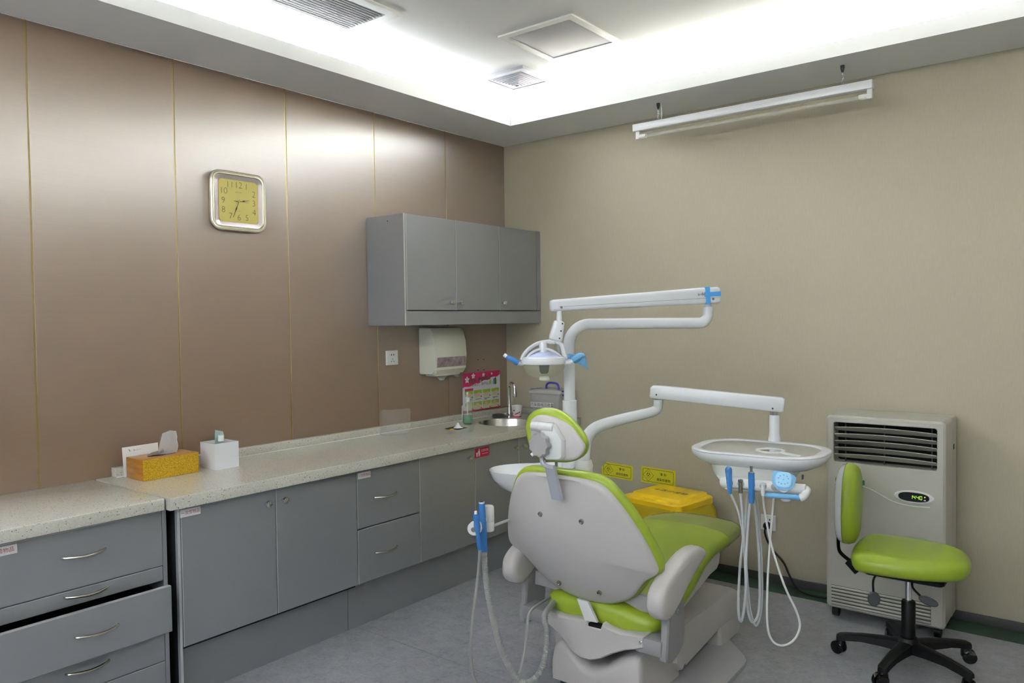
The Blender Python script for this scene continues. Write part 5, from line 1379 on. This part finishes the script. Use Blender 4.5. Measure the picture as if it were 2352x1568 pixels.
# ------------------------------------------------------------------ operator stool
stl = empty('operator_stool', (2.70, -.69, 0), 'lime green wheeled stool with low backrest beside the air conditioner', 'stool')
SC = Vector((2.70, -.69, 0))
hubm = lth([(.038, .062), (.045, .066), (.045, .105), (.034, .125), (.027, .128)], SC, seg=24)
obj('base_hub', hubm, 'black_plastic', stl)
for a in (189, 261, 333, 45, 117):
    d = Vector((math.cos(R(a)), math.sin(R(a)), 0)); pn = Vector((-d.y, d.x, 0))
    secs = []
    for r_, w_, z0, z1 in ((.03, .030, .068, .112), (.10, .027, .074, .110), (.18, .023, .076, .104), (.24, .020, .068, .096), (.268, .020, .062, .090), (.280, .014, .064, .084)):
        c = SC + d * r_
        secs.append([c + pn * w_ + Vector((0, 0, z0)), c + pn * w_ * .9 + Vector((0, 0, z1 - .006)), c + pn * w_ * .5 + Vector((0, 0, z1)), c - pn * w_ * .5 + Vector((0, 0, z1)), c - pn * w_ * .9 + Vector((0, 0, z1 - .006)), c - pn * w_ + Vector((0, 0, z0))])
    bm = B(); loft(bm, secs)
    arm = obj('base_arm', bm, 'black_plastic', stl, angle=30)
    wd = Vector((math.cos(R(a + 62)), math.sin(R(a + 62)), 0))
    wc0 = SC + d * .262 + Vector((0, 0, .028)) + Vector((wd.y, -wd.x, 0)) * .012
    cs = obj('caster', lth([(.010, .003), (.025, .005), (.028, .010), (.028, .018), (.022, .022), (.006, .023)], wc0, seg=18, axis=wd), 'black_gloss', arm)
    lathe_b = lth([(.010, .003), (.025, .005), (.028, .010), (.028, .018), (.022, .022), (.006, .023)], wc0, seg=18, axis=-wd)
    obj('caster', lathe_b, 'black_gloss', arm)
    bm = lth([(.020, .028), (.020, .052), (.012, .064), (.008, .070)], SC + d * .262, seg=14)
    obj('caster_fork', bm, 'black_plastic', arm)
obj('gas_column', lth([(.027, .118), (.027, .275), (.024, .280), (.014, .281)], SC, seg=22), 'black_plastic', stl)
obj('gas_rod', lth([(.0135, .26), (.0135, .41)], SC, seg=18), 'chrome', stl)
obj('seat_plate', slb(rrect(.30, .24, .02, 3), [(.01, .392), (0, .398), (0, .410)], fr_top(2.70, -.69, 0, 0)), 'black_plastic', stl)
so_l = [(-.205, -.17), (-.18, -.205), (-.12, -.222), (-.02, -.222), (.08, -.208), (.16, -.178), (.215, -.125), (.238, -.06), (.242, 0), (.238, .06), (.215, .125), (.16, .178), (.08, .208), (-.02, .222), (-.12, .222), (-.18, .205), (-.205, .17), (-.218, .08), (-.222, 0), (-.218, -.08)]
so_l = [(p.x * .94, p.y * .92) for p in cr([Vector((a, b_, 0)) for a, b_ in so_l], 3, closed=True)]
obj('seat', slb(so_l, [(.030, .408), (.010, .413), (.001, .428), (-.003, .446), (.002, .464), (.014, .478), (.035, .487), (.07, .491)], fr_top(2.697, -.69, .014, R(6)), dome=.004), 'green_vinyl', stl, 'lime green seat cushion', angle=70)
# backrest: egg-shaped pad on a bracket
bo_ = [(0, .178), (.05, .170), (.095, .140), (.125, .085), (.135, .02), (.128, -.05), (.105, -.115), (.065, -.155), (0, -.168), (-.065, -.155), (-.105, -.115), (-.128, -.05), (-.135, .02), (-.125, .085), (-.095, .14), (-.05, .17)]
bo_ = [(p.x, p.y) for p in cr([Vector((a, b_, 0)) for a, b_ in bo_], 3, closed=True)]
ba = R(7)
fbs = (Vector((2.452, -.70, .655)), Vector((math.sin(ba), -math.cos(ba), 0)) * -1, Vector((.02, 0, 1)).normalized(), Vector((math.cos(ba), math.sin(ba), -.02)).normalized())
obj('backrest_shell', slb(bo_, [(.05, -.034), (.025, -.028), (.008, -.016), (0, 0)], fbs), 'white_gloss', stl, 'white backrest shell', angle=60)
obj('backrest_pad', slb(bo_, [(.004, -.002), (-.001, .006), (0, .026), (.008, .042), (.022, .052), (.045, .058)], fbs, dome=.006), 'green_vinyl', stl, 'lime green backrest pad', angle=70)
obj('back_bracket', tube(cr([(2.422, -.69, .60), (2.419, -.69, .52), (2.420, -.69, .455), (2.434, -.69, .428), (2.475, -.69, .400)], 4), .021, 4, flat=.35), 'black_plastic', stl)
obj('bracket_clamp', bx(-.030, .030, -.024, .024, -.032, .032, bev=.004, xf=Matrix.Translation((2.495, -.69, .398)) @ Matrix.Rotation(R(45), 4, 'Y')), 'black_plastic', stl)
obj('bracket_bar', bx(2.50, 2.60, -.71, -.67, .395, .406), 'black_plastic', stl)
obj('tilt_lever', tube(cr([(2.60, -.80, .40), (2.602, -.86, .390), (2.604, -.865, .345)], 3), .0045, 8), 'black_plastic', stl)
obj('tilt_paddle', slb(ellipse(.024, .030, 22), [(.004, -.006), (0, -.002), (0, .002), (.004, .006)], ((2.606, -.866, .318), (.94, .34, 0), (0, 0, 1), (.34, -.94, 0))), 'dark_rubber', stl)
obj('height_lever', tube(cr([(2.735, -.80, .40), (2.745, -.84, .385), (2.775, -.86, .365)], 3), .0045, 8), 'black_plastic', stl)
obj('height_paddle', slb(ellipse(.036, .017, 22), [(.004, -.006), (0, -.002), (0, .002), (.004, .006)], ((2.805, -.862, .350), (.97, -.05, -.22), (.22, 0, .97), (0, -1, 0))), 'dark_rubber', stl)
